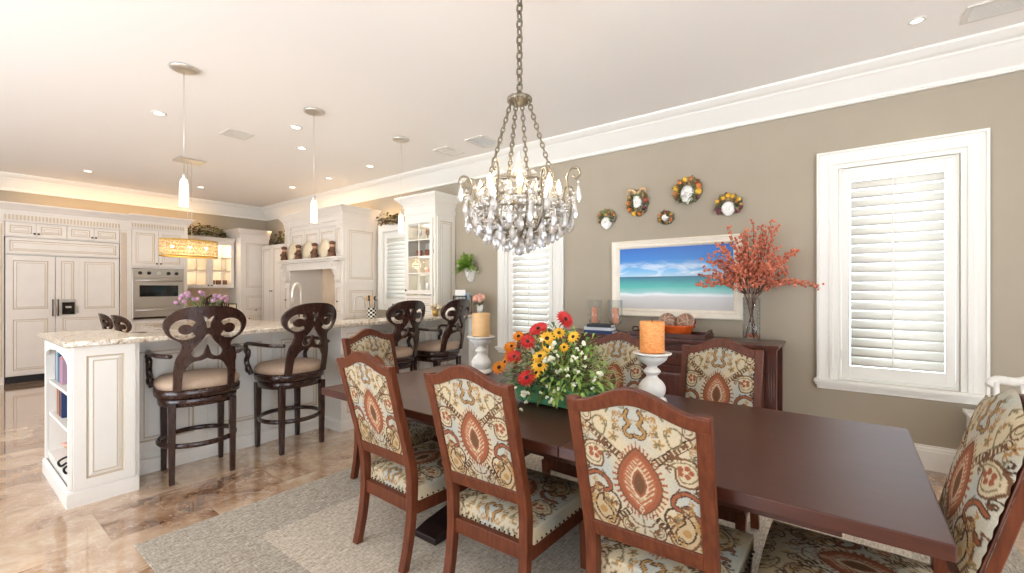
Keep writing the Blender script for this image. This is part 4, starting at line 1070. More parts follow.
LEAN = .140 / .54
def yl(z): return -.235 - (z - .5) * LEAN
def crest_top(x): return 1.018 + .062 * .5 * (1 + math.cos(PI * min(1.0, abs(x) / .20)))
def crest_bot(x): return crest_top(x) - (.052 + .006 * math.cos(PI * min(1, abs(x) / .2)))
def make_chair(label, group):
    t = thing('dining_chair', label, 'dining chair', (0, 0, 0), 0, group)
    for sx in (-1, 1):     # sabre rear legs running on up as the back posts
        P = [(.203, -.280, 0), (.203, -.252, .12), (.204, -.234, .24), (.205, -.229, .36), (.206, -.236, .50), (.209, yl(.76), .76), (.212, yl(1.022), 1.024)]
        sp = smooth_path(P, 4); b = B(); secs = []
        for p in sp:
            w = .022; d = .019 + .004 * math.exp(-((p.z - .45) / .12) ** 2)
            secs.append([(sx * p.x + a * w, p.y + c * d, p.z) for a, c in ((-1, -1), (1, -1), (1, 1), (-1, 1))])
        b.sweep(secs, 0); b.build('back_post', 'mahogany', t, bevel=.004)
        b = B(); secs = [[(sx * x + a * w, y + c * w, z) for a, c in ((-1, -1), (1, -1), (1, 1), (-1, 1))] for x, y, w, z in ((.222, .264, .015, 0), (.222, .262, .019, .2), (.222, .258, .026, .31))]
        b.sweep(secs, 0); b.build('front_leg', 'mahogany', t, bevel=.004)
    b = B(); secs = []
    for i in range(33):
        x = -.233 + .466 * i / 32; zt, zb = crest_top(x), crest_bot(x)
        secs.append([(x, yl(zb) - .020, zb), (x, yl(zb) + .016, zb), (x, yl(zt) + .015, zt), (x, yl(zt) - .022, zt)])
    b.sweep(secs, 0); b.build('crest_rail', 'mahogany', t, bevel=.004)
    b = B(); b.sweep([[(x, yl(.503) - .018, .503), (x, yl(.503) + .016, .503), (x, yl(.562) + .016, .562), (x, yl(.562) - .018, .562)] for x in (-.19, .19)], 0); b.build('lower_back_rail', 'mahogany', t, bevel=.004)
    b = B()
    b.box(-.185, .185, -.238, -.205, .268, .335)
    b.prism([(-.240, .268), (-.19, .276), (0, .284), (.19, .276), (.240, .268), (.240, .241), (-.240, .241)], .256, .335, 'z')
    for sx in (-1, 1): b.prism([(sx * .186, -.21), (sx * .222, -.21), (sx * .242, .246), (sx * .208, .246)], .262, .335, 'z')
    b.build('seat_rail', 'mahogany', t, bevel=.003)
    # back upholstery: flat outside, padded inside
    def bz(s, x): return .558 + (crest_bot(x) + .006 - .558) * s
    b = B()
    def back(a, s): x = -.192 + .384 * a; z = bz(s, x); return (x, yl(z) - .010 - .004 * math.sin(PI * a) * math.sin(PI * s), z)
    b.grid(back, 110, 120)
    def pad(a, s):
        x = -.196 + .392 * a; z = bz(s, x); e = (1 - abs(2 * a - 1) ** 14) * (1 - abs(2 * s - 1) ** 14); e2 = (1 - (2 * a - 1) ** 2) * (1 - (2 * s - 1) ** 2)
        return (x, yl(z) + .012 + .026 * e + .020 * e2, z)
    b.grid(pad, 110, 120)
    for i in range(16):
        s = (i + .5) / 16
        for sx in (-1, 1): x = sx * .192; z = bz(s, x); b.sphere((x, yl(z) + .030, z), .0055, 6, 4, 1)
    for i in range(14):
        x = -.18 + .36 * i / 13; z = bz(1, x) - .006; b.sphere((x, yl(z) + .030, z), .0055, 6, 4, 1)
    o = b.build('back_upholstery', ['paisley_cloth', 'nail'], t, recalc=False)
    threads(o, lambda c: (c[:, 0], (c[:, 2] - .565) * .98))
    b = B()
    def seat(a, s):
        p, q = 2 * a - 1, 2 * s - 1
        e = max(abs(p), abs(q)); hw = .232 + .020 * s; y0, y1 = -.208, .284
        def sq(tt): return math.copysign(1 - (1 - min(1.0, abs(tt) / .86)) ** 1.0, tt) if abs(tt) < .86 else math.copysign(1, tt)
        x = hw * sq(p); y = (y0 + y1) / 2 + (y1 - y0) / 2 * sq(q) + .008 * (1 - p * p) * max(0, q)
        r_ = max(0, (e - .86) / .14)
        dome = (1 - abs(sq(p)) ** 4) * (1 - abs(sq(q)) ** 4)
        z = .402 + .030 * dome - r_ * .068
        return (x, y, z)
    b.grid(seat, 100, 100)
    for i in range(15):
        x = -.19 + .38 * i / 14; b.sphere((x, -.2125, .343), .0052, 6, 4, 1); b.sphere((x * 1.22, .287 + .006 * (1 - (x / .19) ** 2), .343), .0052, 6, 4, 1)
    for i in range(14):
        y = -.19 + .455 * i / 13
        for sx in (-1, 1): b.sphere((sx * (.2345 + .020 * (y + .208) / .492), y, .343), .0052, 6, 4, 1)
    o = b.build('seat_cushion', ['paisley_cloth', 'nail'], t, recalc=False)
    threads(o, lambda c: (c[:, 0] * .9 + (.402 - np.minimum(c[:, 2], .402)) * .6 * np.sign(c[:, 0]), .19 - c[:, 1] * .95 + (.402 - np.minimum(c[:, 2], .402)) * .8))
    return t
RZ = .0090
GR = 'paisley upholstered dining chairs around the table'
ch = make_chair('paisley dining chair on the near long side, closest to the kitchen', GR)
ch.location = (1.708, 1.94, RZ); ch.rotation_euler = (0, 0, -PI / 2 + R(-2))
dup(ch, (1.722, 1.272, RZ), -PI / 2 + R(1), 'paisley dining chair in the middle of the near long side')
dup(ch, (1.727, 0.553, RZ), -PI / 2 + R(1), 'paisley dining chair on the near long side with its whole back in view')
dup(ch, (2.13, 2.64, RZ), PI + R(4), 'paisley dining chair at the kitchen end of the table, its front facing us')
dup(ch, (2.645, 1.975, RZ), PI / 2, 'paisley dining chair on the sideboard side, half hidden behind the flowers')
dup(ch, (2.645, 1.310, RZ), PI / 2, 'paisley dining chair on the sideboard side, between the flowers and the orange candle')
dup(ch, (2.645, 0.640, RZ), PI / 2, 'paisley dining chair on the sideboard side, right of the orange candle')
hc = dup(ch, (1.95, -.030, RZ), R(1), 'paisley dining chair with thick padded back at the window end of the table')
for c_ in list(hc.children):
    if c_.name.startswith('back_upholstery'): bpy.data.objects.remove(c_)
b = B()      # this chair's back is padded right over its frame
def host_z(s, x): return .575 + (crest_top(x) + .012 - .575) * s
def host(a, s):
    x = -.236 + .472 * a; z = host_z(s, x); p, q = abs(2 * a - 1), abs(2 * s - 1)
    e = (1 - p ** 10) * (1 - q ** 16); e2 = (1 - p ** 2) * (1 - q ** 2)
    x *= 1 + .03 * e * (p > .9); ripple = .0015 * math.sin(s * 70) * max(0, p - .86) / .14
    return (x, yl(z) + .026 + .022 * e + .022 * e2 + ripple, z)
b.grid(host, 120, 130)
def host_back(a, s):
    x = -.236 + .472 * a; z = host_z(s, x); return (x, yl(z) + .013 - .036 * max(0, (s - .93) / .07) * (1 - abs(2 * a - 1) ** 8), z)
b.grid(host_back, 60, 60)
o = b.build('back_upholstery', 'paisley_cloth', hc, recalc=False); threads(o, lambda c: (c[:, 0] * .86, (c[:, 2] - .585) * .92))

# ---------------------------------------------------------------- table
t = thing('dining_table', 'long dark red-brown extending dining table on a trestle base', 'dining table', (2.155, 1.267, RZ))
for y0, y1 in ((-1.484, -.318), (-.316, .334), (.336, 1.484)):
    B().box(-.59, .59, y0, y1, .700, .7455).build('table_leaf', 'table_wood', t, bevel=.004)
b = B(); b.box(-.44, -.41, -1.25, 1.25, .62, .70).box(.41, .44, -1.25, 1.25, .62, .70).box(-.41, .41, -1.25, -1.22, .62, .70).box(-.41, .41, 1.22, 1.25, .62, .70); b.build('apron', 'table_wood', t, bevel=.003)
for y in (-.60, .60):
    b = B(); b.box(-.14, .14, y - .07, y + .07, .10, .56); b.box(-.30, .30, y - .08, y + .08, .56, .62); b.box(-.17, .17, y - .085, y + .085, .10, .15); b.build('pedestal', 'pedestal_wood', t, bevel=.01)
    b = B(); b.prism([(-.49, 0), (-.49, .035), (-.40, .06), (-.22, .085), (-.16, .10), (.16, .10), (.22, .085), (.40, .06), (.49, .035), (.49, 0), (.36, 0), (.30, .018), (-.30, .018), (-.36, 0)], y - .085, y + .085, 'y'); b.build('foot', 'pedestal_wood', t, bevel=.006)
B().box(-.06, .06, -.52, .52, .14, .20).build('stretcher', 'pedestal_wood', t, bevel=.006)
TZ = .7605

# candlesticks and pillar candles
def candlestick(x, y, lb, lc, wax):
    t = thing('candlestick', lb, 'candlestick', (x, y, TZ), 0, 'white turned candlesticks on the dining table')
    b = B().lathe([(0, 0), (.078, 0), (.082, .008), (.078, .02), (.066, .028), (.060, .034)], 28); b.build('foot', 'antique_white', t)
    pf = smooth_path([(.060, .034, 0), (.072, .055, 0), (.074, .085, 0), (.058, .115, 0), (.036, .135, 0), (.030, .150, 0), (.040, .160, 0), (.048, .172, 0), (.040, .184, 0), (.028, .195, 0), (.030, .205, 0)], 4)
    B().lathe([(p.x, p.y) for p in pf], 28).build('turned_stem', 'antique_white', t)
    pf = smooth_path([(.030, .205, 0), (.052, .218, 0), (.078, .240, 0), (.088, .262, 0), (.104, .270, 0), (.106, .278, 0), (.100, .281, 0), (.090, .277, 0), (.0, .277, 0)], 3)
    B().lathe([(p.x, p.y) for p in pf], 32).build('cup', 'antique_white', t)
    t2 = thing('pillar_candle', lc, 'candle', (x, y, TZ + .2815), 0, 'pillar candles on the white candlesticks')
    B().lathe([(0, 0), (.066, 0), (.068, .003), (.068, .168), (.064, .175), (.050, .172), (.0, .168)], 32).build('wax', wax, t2)
    B().tube([(0, 0, .166), (.001, .001, .19)], .002, 6).build('wick', 'wick', t2)
candlestick(2.498, .894, 'white distressed candlestick under the orange candle, in front of the sideboard', 'bright orange pillar candle on the white candlestick nearer the camera', 'orange_wax')
candlestick(2.567, 2.242, 'white distressed candlestick near the kitchen end of the table, by the bar stools', 'pale beige pillar candle on the white candlestick near the bar stools', 'cream_wax')

# ---------------------------------------------------------------- flower arrangement
def leaf(b, base, d, ln, w, m=0, droop=.3):
    base = Vector(base); d = Vector(d).normalized(); s = d.cross(Vector((0, 0, 1)))
    if s.length < .05: s = Vector((1, 0, 0))
    s.normalize(); up = s.cross(d); v = []
    for k, (f, ww) in enumerate(((0, .15), (.3, .85), (.6, 1), (.85, .55), (1, .05))):
        p = base + d * ln * f - Vector((0, 0, 1)) * droop * ln * f * f
        v += [tuple(p - s * w * ww + up * w * .25 * ww), tuple(p), tuple(p + s * w * ww + up * w * .25 * ww)]
    f = []
    for k in range(4):
        a = k * 3; f += [(a, a + 1, a + 4, a + 3), (a + 1, a + 2, a + 5, a + 4)]
    b.add(v, f, m, True)
def rdir(r, zmin=-.2, zmax=1):
    a = r.uniform(0, 2 * PI); z = r.uniform(zmin, zmax); q = math.sqrt(max(0, 1 - z * z)); return Vector((q * math.cos(a), q * math.sin(a), z))
def frame_of(n):
    n = Vector(n).normalized(); a = n.cross(Vector((0, 0, 1)))
    if a.length < .05: a = Vector((1, 0, 0))
    a.normalize(); return a, n.cross(a), n
def daisy(parent, pos, nrm, r, pet, name, eye='flower_eye', np_=16, layers=2):
    a, c, n = frame_of(nrm); b = B(); pos = Vector(pos)
    for L in range(layers):
        for i in range(np_):
            t_ = 2 * PI * (i + .5 * L) / np_; d = a * math.cos(t_) + c * math.sin(t_); s = n.cross(d); q = r * (1 - .25 * L)
            w = q * 3.0 / np_; p0 = pos + d * q * .15 + n * .004 * L; p1 = pos + d * q * .65 + n * (.012 * q / .05 + .004 * L); p2 = pos + d * q + n * (.004 * L)
            b.add([tuple(p0 - s * w * .3), tuple(p0 + s * w * .3), tuple(p1 + s * w * .6), tuple(p2), tuple(p1 - s * w * .6)], [(0, 1, 2, 3, 4)], 0, False)
    m = [pet, eye]
    E_ = r * .26; o = []
    b2 = B(); b2.sphere((0, 0, 0), (E_, E_, E_ * .5), 10, 6)
    M = Matrix.Translation(pos + n * .006) @ Matrix((a, c, n)).transposed().to_4x4()
    b.add([tuple(M @ Vector(v)) for v in b2.v], b2.f, 1, True)
    return b.build(name, m, parent, recalc=False)
FX, FY_ = 2.15, 1.30
t = thing('flower_arrangement', 'mixed arrangement of red, yellow and white flowers in a low green planter', 'flowers', (FX, FY_, TZ))
b = B(); b.sweep([[(x * sx, y * sy, z) for x, y in ((-1, -.9), (-.9, -1), (.9, -1), (1, -.9), (1, .9), (.9, 1), (-.9, 1), (-1, .9))] for sx, sy, z in ((.09, .20, 0), (.105, .22, .01), (.115, .235, .10), (.122, .242, .105), (.112, .232, .107), (.10, .22, .085))], 0, False)
b.build('planter', 'green_glaze', t, bevel=.003)
fr = random.Random(11)
b = B()
def dome(d, k=1.0): return Vector((d.x * .25, d.y * .36, .09 + max(-.02, d.z) * .34)) * 1.0 if k == 1 else Vector((d.x * .25 * k, d.y * .36 * k, .09 + d.z * .34 * k))
for i in range(1150):
    d = rdir(fr, -.05, 1); k = fr.uniform(.35, 1.0); p = dome(d, k * .999)
    leaf(b, p, d + Vector((fr.uniform(-.5, .5), fr.uniform(-.5, .5), fr.uniform(-.3, .5))), fr.uniform(.035, .075), fr.uniform(.005, .012), 0 if d.y > -.1 and fr.random() < .7 else 1, fr.uniform(.2, .8))
for i in range(60):
    d = rdir(fr, 0, .9); b.tube(smooth_path([(d.x * .05, d.y * .12, .08), tuple(dome(d, .55)), tuple(dome(d, .98))], 3), .0025, 4, 2)
b.build('foliage', ['leaf_dark', 'leaf_light', 'stem_green'], t, recalc=False)
def at_px(u_, w_, out=0):
    """a spot on the arrangement: u_ towards the kitchen, w_ height, out towards the near side"""
    return (-.06 - out, u_, w_)
VN = Vector((-.80, -.25, .35))
for u_, w_, o_, r_ in ((.075, .415, .03, .062), (.10, .350, .10, .052), (.17, .265, .13, .05), (.035, .175, .20, .056), (-.085, .475, .02, .058)):
    n = VN + Vector((fr.uniform(-.2, .2), fr.uniform(-.5, .5), fr.uniform(-.2, .5))); daisy(t, at_px(u_, w_, o_), n if u_ > -.05 else Vector((-.35, -.9, .55)), r_, 'petal_red', 'red_gerbera', np_=18, layers=3)
for u_, w_, o_, r_ in ((.0, .37, .06, .05), (-.02, .33, .08, .04), (.005, .28, .12, .05), (-.005, .235, .14, .05), (.0, .20, .16, .04), (-.14, .385, .02, .04), (-.1, .33, .05, .03), (-.05, .40, .02, .04)):
    daisy(t, at_px(u_, w_, o_), VN + Vector((fr.uniform(-.3, .3), fr.uniform(-.6, .6), fr.uniform(0, .8))), r_, 'petal_yellow', 'yellow_daisy', np_=12)
for u_, w_, o_, r_ in ((.25, .36, -.02, .042), (.285, .30, .0, .04), (.34, .285, -.05, .042), (.27, .22, .08, .042), (.38, .165, .0, .05), (.36, .24, -.06, .03)):
    daisy(t, at_px(u_, w_, o_), VN + Vector((fr.uniform(-.4, .2), fr.uniform(-.2, .7), fr.uniform(0, .6))), r_, 'petal_orange', 'orange_daisy', np_=12)
for i in range(52):
    if i < 40: u_, w_, o_ = fr.uniform(-.36, -.02), fr.uniform(.05, .38), fr.uniform(.05, .2)
    else: u_, w_, o_ = fr.uniform(0, .25), fr.uniform(.0, .12), fr.uniform(.14, .24)
    p = Vector(at_px(u_, w_, o_)); q = .010 if i % 6 else .018; b = B()
    for k in range(4): d = rdir(fr, -.5, 1) * q * .7; b.sphere(tuple(p + d), (q * .6, q * .6, q * .6), 6, 4)
    b.build('white_blossom', 'petal_white', t)
mat('woven_band', S(198, 170, 146), .7)
# ---------------------------------------------------------------- sideboard and what stands on it
SX0, SX1, SY0, SY1, SZ = 4.20, XR - .03, .475, 2.57, .936
t = thing('sideboard', 'long dark wood sideboard under the seascape picture', 'sideboard', (SX0, SY1, 0), FRONT_X)
SL, SD = SY1 - SY0, SX1 - SX0
b = B(); b.box(-.02, SL + .02, -.03, SD, SZ - .026, SZ); b.box(-.006, SL + .006, -.014, SD, SZ - .045, SZ - .026); b.build('top', 'sideboard_wood', t, bevel=.006)
b = B(); b.box(.05, SL - .05, .02, SD, .10, SZ - .045).box(.0, SL, .0, SD, .03, .10); b.build('carcass', 'sideboard_wood', t, bevel=.003)
for x in (.0, SL - .07):
    b = B(); b.box(x, x + .07, -.004, .066, .0, SZ - .045)
    for q in range(3): b.tube([(x + .018 + q * .017, -.004, .14), (x + .018 + q * .017, -.004, SZ - .08)], .007, 8)
    b.build('reeded_post', 'sideboard_wood', t)
    B().box(x, x + .07, SD - .07, SD, 0, SZ - .045).build('back_post', 'sideboard_wood', t)
w = (SL - .16) / 4
for i in range(4):
    d = B().door(.08 + i * w, .08 + (i + 1) * w - .008, .13, .68, .004, .016, .05).build('cabinet_door', ['sideboard_wood', 'sideboard_wood'], t); knob(d, .08 + (i + (.88 if i % 2 == 0 else .1)) * w, .004, .42)
    d = B().door(.08 + i * w, .08 + (i + 1) * w - .008, .70, .87, .004, .016, .03).build('drawer', ['sideboard_wood', 'sideboard_wood'], t); knob(d, .08 + (i + .48) * w, .004, .785)

t = thing('serving_tray', 'dark wooden tray with metal loop handles on the sideboard', 'tray', (4.43, 1.40, SZ + .001))
b = B(); b.box(-.16, .16, -.36, .36, 0, .012).box(-.16, -.146, -.36, .36, .012, .042).box(.146, .16, -.36, .36, .012, .042).box(-.146, .146, -.36, -.346, .012, .042).box(-.146, .146, .346, .36, .012, .042); b.build('tray_body', 'sideboard_wood', t, bevel=.003)
for sy in (-1, 1):
    b = B().tube(smooth_path([(-.07, sy * .352, .040), (-.065, sy * .362, .066), (-.03, sy * .368, .076), (.03, sy * .368, .076), (.065, sy * .362, .066), (.07, sy * .352, .040)], 5), .008, 8); b.build('handle', 'pewter', t)
t = thing('bowl', 'round orange terracotta bowl on the sideboard tray', 'bowl', (4.42, 1.335, SZ + .0135))
B().lathe([(0, 0), (.115, 0), (.120, .006), (.150, .085), (.158, .094), (.156, .104), (.146, .104), (.138, .085), (.108, .012), (0, .010)], 32).build('bowl_body', 'terracotta_orange', t)
for i, (dx, dy, lb) in enumerate(((-.02, .083, 'brown woven ball in the orange bowl, kitchen side'), (.0, -.083, 'brown woven ball in the orange bowl, window side'))):
    t = thing('woven_ball', lb, 'decorative ball', (4.42 + dx, 1.335 + dy, SZ + .150), 0, 'woven balls in the orange bowl')
    B().sphere((0, 0, 0), .080, 20, 12).build('core', 'woven_ball', t); b = B()
    for k in range(7):
        ax = rdir(random.Random(k + 5 * i)); a, c, n = frame_of(ax); b.tube([tuple((a * math.cos(q * PI / 12) + c * math.sin(q * PI / 12)) * .0805) for q in range(24)], .0035, 5, close=True)
    b.build('bands', 'woven_band', t)
rb_ = random.Random(3); b = B()
for k in range(40):
    a = rb_.uniform(-.9, .9) + (0 if k % 2 else PI); b.sphere((.02 + .10 * math.sin(a) * .8, .155 * math.cos(a) * rb_.uniform(.8, 1.1), .10 + rb_.uniform(-.01, .05)), .014, 6, 4)
o = b.build('dried_rose_hips', 'dried_red'); o.location = (4.42, 1.335, SZ + .0135); tag(o, 'dried red pods spilling over the rim of the orange bowl', 'dried pods', None, 'stuff')

for i, y in enumerate((2.215, 1.975)):
    lb = ('kitchen end', 'picture side')[i]
    t = thing('hurricane_glass', 'clear footed hurricane glass on the sideboard, %s of the pair' % lb, 'candle holder', (4.42, y, SZ + .001), 0, 'hurricane glasses on the sideboard')
    B().lathe([(0, 0), (.055, 0), (.057, .006), (.02, .014), (.012, .03), (.014, .06), (.03, .075), (.062, .10), (.074, .14), (.076, .345), (.073, .345), (.071, .14), (.058, .105), (.0, .085)], 28).build('glass_body', 'clear_glass', t)
    t = thing('candle', 'peach candle inside the hurricane glass at the %s' % lb, 'candle', (4.42, y, SZ + .100), 0, 'peach candles in the hurricane glasses')
    B().lathe([(0, 0), (.034, 0), (.035, .004), (.034, .16), (.03, .164), (0, .160)], 20).build('wax', 'peach_wax', t); B().tube([(0, 0, .158), (0, 0, .175)], .002, 5).build('wick', 'wick', t)
for i, (m_, dx, dy, z, w_, lb) in enumerate((('book_navy', 0, 0, 0, .16, 'navy book at the bottom of the stack beside the hurricane glasses'), ('book_pale', .004, .01, .034, .15, 'pale blue book in the middle of the stack beside the hurricane glasses'), ('book_black', -.004, -.006, .066, .13, 'black book topping the stack beside the hurricane glasses'))):
    t = thing('book', lb, 'book', (4.29 + dx, 2.08 + dy, SZ + .001 + z), R(3 * i), 'books stacked on the sideboard')
    b = B(); b.box(-.075, .075, -w_, w_, 0, .004).box(-.075, .075, -w_, w_, .027, .031).box(-.075, -.071, -w_, w_, .004, .027); b.build('cover', m_, t); B().box(-.071, .071, -w_ + .005, w_ - .005, .004, .027).build('pages', 'paper', t)

# vase with berry branches
VX, VY = 4.42, .69
t = thing('vase', 'tall clear glass cylinder vase at the window end of the sideboard', 'vase', (VX, VY, SZ + .001))
B().lathe([(0, 0), (.066, 0), (.070, .006), (.070, .39), (.0665, .39), (.0665, .02), (0, .018)], 32).build('glass_body', 'clear_glass', t)
t = thing('berry_branches', 'spreading bunch of coral berry branches in the glass vase', 'branches', (VX, VY, SZ + .02))
br = random.Random(21)
for i in range(42):
    a = br.uniform(0, 2 * PI); sp_ = br.uniform(.04, 1.0) ** .68
    top = Vector((math.cos(a) * sp_ * .30 - .02, math.sin(a) * sp_ * .52, 1.06 - .52 * sp_ ** 1.9 + br.uniform(-.12, .03)))
    if top.x > .22: top.x = .22
    p0 = Vector((math.cos(a + 2.6) * .052, math.sin(a + 2.6) * .052, .01)); p1 = Vector((math.cos(a) * .055, math.sin(a) * .055, .38))
    mid = p1.lerp(top, .5) + Vector((0, 0, .07)); path = smooth_path([p0, p1, mid, top] if i < 15 else [p1 + Vector((0, 0, .02)), p1.lerp(mid, .4), mid, top], 6)
    b = B(); b.tube(path, [.0030 - .0018 * k / len(path) for k in range(len(path))], 5, 0)
    n = len(path)
    for k in range(8, n):
        for q in range(3):
            if br.random() < .08: continue
            d = rdir(br, -.6, .9); p = path[k] + d * br.uniform(.008, .040); rr = br.uniform(.008, .0145)
            b.sphere(tuple(p), (rr, rr, rr * 1.1), 6, 4, 1); 
            if q == 0: b.tube([tuple(path[k]), tuple(p)], .0014, 3, 0)
    b.build('branch', ['branch', 'berry'], t)
b = B()
for k in range(9): d = rdir(br, -.2, .6); b.sphere((d.x * .04, d.y * .04, .02 + .02 * br.random() + (.11 if k > 7 else 0)), .013, 6, 4)
b.build('fallen_berries', 'berry', t)

# framed seascape
PY0, PY1, PZ0, PZ1 = .80, 2.125, 1.105, 1.925
t = thing('framed_picture', 'cream framed seascape print of a turquoise sea and white beach', 'picture', (XR - .002, (PY0 + PY1) / 2, (PZ0 + PZ1) / 2), FRONT_X)
W_, H_ = (PY1 - PY0) / 2, (PZ1 - PZ0) / 2
b = B(); prof = [(0, 0), (0, .040), (.012, .046), (.020, .040), (.050, .030), (.062, .034), (.072, .030), (.085, .016), (.085, .010)]
rings = [[(-W_ + i_, -d_, -H_ + i_), (W_ - i_, -d_, -H_ + i_), (W_ - i_, -d_, H_ - i_), (-W_ + i_, -d_, H_ - i_)] for i_, d_ in prof]
for k in range(len(rings) - 1): b.add(rings[k] + rings[k + 1], [(j, (j + 1) % 4, 4 + (j + 1) % 4, 4 + j) for j in range(4)])
b.build('frame', 'frame_cream', t)
B().box(-W_ + .08, W_ - .08, -.012, -.004, -H_ + .08, H_ - .08).build('print', 'seascape', t)

# ---------------------------------------------------------------- ceramic wall masks: white faces in majolica wreaths
def mask(label, y, z, rw, rh, fw, fh, fz, leafm, fruits, top_only, seed, horns=False):
    fw, fh = fw * 1.16, fh * 1.14
    t = thing('ceramic_mask', label, 'wall mask', (XR - .002, y, z), FRONT_X, None); r_ = random.Random(seed)
    def face(a, s):
        th = -PI / 2 + PI * s; ph = PI * a; x = -math.cos(ph) * math.cos(th); zz_ = math.sin(th); yy = -math.sin(ph) * math.cos(th)
        G = lambda cx, cz, sx, sz: math.exp(-((x - cx) / sx) ** 2 - ((zz_ - cz) / sz) ** 2)
        nose = G(0, -.06, .12, .24) * .42 + G(0, -.22, .17, .09) * .16
        eyes = (G(-.36, .14, .17, .11) + G(.36, .14, .17, .11)) * .36; brow = (G(-.36, .34, .24, .07) + G(.36, .34, .24, .07)) * .12
        lips = (G(0, -.44, .24, .045) + G(0, -.58, .20, .05)) * .16; mouth = G(0, -.51, .27, .03) * .16; chin = G(0, -.80, .2, .12) * .12
        k = 1 if math.cos(th) > .05 else 0
        taper = 1 - .20 * max(0, -zz_)
        return (x * fw * taper, (yy - k * (nose - eyes + brow + lips - mouth + chin)) * fw * .62 - .036, fz + zz_ * fh)
    B().grid(face, 44, 48).build('face', 'ceramic_white', t)
    b = B()
    for k in range(150):
        a = r_.uniform(0, 2 * PI)
        if top_only and math.sin(a) < -.45: continue
        q = r_.uniform(.35, .92); px_, pz_ = rw * q * math.cos(a), rh * q * math.sin(a)
        leaf(b, (px_ * .85, -.03 - r_.uniform(0, .03), pz_ * .85), (math.cos(a) + r_.uniform(-.9, .9), -.35, math.sin(a) + r_.uniform(-.9, .9)), rw * .34, rw * .13, r_.choice((0, 0, 1, 2)), .1)
    n_ = 40; c_ = []
    for k in range(n_):
        a = 2 * PI * k / n_; w_ = 1 + .05 * math.sin(9 * a + seed); c_.append((a, w_ * (.62 if top_only and math.sin(a) < -.5 else .92)))
    b.sweep([[(rw * w_ * s_ * math.cos(a), -h_, rh * w_ * s_ * math.sin(a)) for a, w_ in c_] for s_, h_ in ((1, 0), (1, .012), (.85, .032), (.5, .036), (.05, .034))], 1, True)
    b.build('wreath_leaves', [leafm, 'majolica_dark', 'majolica_tan'], t, recalc=False)
    ex = [(r_.uniform(-30, 210) if top_only else r_.uniform(0, 360), r_.uniform(.62, .9), rw * r_.uniform(.08, .13), r_.choice((Y_, O_, R_, 'sand_stone', 'majolica_tan'))) for _ in range(9)]
    for k, (a, q, rr, m_) in enumerate(list(fruits) + ex):
        B().sphere((rw * q * math.cos(R(a)), -.045, rh * q * math.sin(R(a))), (rr, rr, rr), 12, 8).build('fruit', m_, t)
    if horns:
        for sx in (-1, 1):
            b = B(); b.tube(smooth_path([(sx * .01, -.05, rh * .62), (sx * rw * .35, -.06, rh * .86), (sx * rw * .70, -.06, rh * .88), (sx * rw * .85, -.05, rh * .62)], 5), [.018, .018, .017, .017, .016, .016, .015, .014, .014, .013, .012, .011, .010, .008, .007, .006], 8); b.build('scroll', 'sand_stone', t)
    return t
mat('majolica_tan', S(168, 132, 92), 0.4, noise=.2, scale=20)
O_, Y_, R_, P_ = 'fruit_orange', 'fruit_yellow', 'fruit_red', 'fruit_plum'
mask('small ceramic mask, white face under a green leafy crown, farthest left on the wall', 2.19, 2.20, .112, .115, .058, .062, -.055, 'majolica_green', [(60, .7, .018, O_), (110, .75, .02, Y_), (150, .8, .018, O_), (25, .8, .018, R_), (90, .4, .018, Y_)], True, 1)
mask('tall ceramic mask with a long white face and tan scrolls', 1.83, 2.335, .125, .155, .042, .085, .01, 'majolica_green', [(180, .75, .028, O_), (215, .8, .028, O_), (250, .8, .026, Y_), (285, .8, .026, O_), (10, .75, .028, R_), (325, .75, .024, P_), (150, .8, .02, Y_)], False, 2, True)
mask('large ceramic mask ringed with lemons and oranges, highest on the wall', 1.305, 2.40, .148, .14, .062, .085, -.045, 'majolica_green', [(100, .78, .03, Y_), (70, .8, .03, O_), (130, .75, .028, O_), (165, .78, .032, Y_), (195, .78, .03, O_), (15, .75, .032, O_), (345, .75, .032, Y_), (40, .75, .026, R_), (320, .8, .024, P_)], False, 3)
mask('smallest ceramic mask with a brown leafy ring, just above the picture frame', 1.525, 2.145, .085, .075, .036, .040, -.004, 'majolica_dark', [(150, .75, .017, O_), (30, .75, .017, Y_), (90, .75, .016, R_), (330, .75, .018, O_), (210, .75, .016, Y_)], False, 4)
mask('ceramic mask crowned with lemons over dark grapes, nearest the dining window', .925, 2.21, .128, .115, .056, .062, -.04, 'majolica_green', [(60, .7, .024, Y_), (90, .72, .026, Y_), (120, .7, .024, Y_), (155, .8, .022, Y_), (25, .8, .022, Y_), (200, .85, .024, P_), (222, .9, .022, P_), (215, .7, .02, P_), (340, .85, .024, P_), (318, .9, .022, P_), (325, .7, .02, P_)], True, 5)

# ---------------------------------------------------------------- wall planter with fern
t = thing('hanging_planter', 'white wall pocket planter hung beside the display cabinet', 'planter', (XR - .002, 4.28, 1.50), FRONT_X)
b = B(); b.sweep([[(x * w_, y * d_, z) for x, y in ((-1, 0), (1, 0), (.85, -.7), (.4, -1), (-.4, -1), (-.85, -.7))] for w_, d_, z in ((.03, .03, 0), (.055, .06, .04), (.075, .09, .12), (.095, .11, .195), (.10, .115, .20), (.088, .10, .20), (.07, .08, .13))], 0, True); b.build('pocket', 'antique_white', t, bevel=.003)
b = B().sphere((0, -.095, .11), (.03, .02, .05), 10, 6).sphere((-.03, -.085, .15), (.02, .02, .03), 8, 6).sphere((.03, -.085, .15), (.02, .02, .03), 8, 6); b.build('relief_ornament', 'ceramic_white', t)
t = thing('fern', 'bright green fern growing from the white wall planter', 'plant', (XR - .10, 4.28, 1.70)); b = B(); fr2 = random.Random(4)
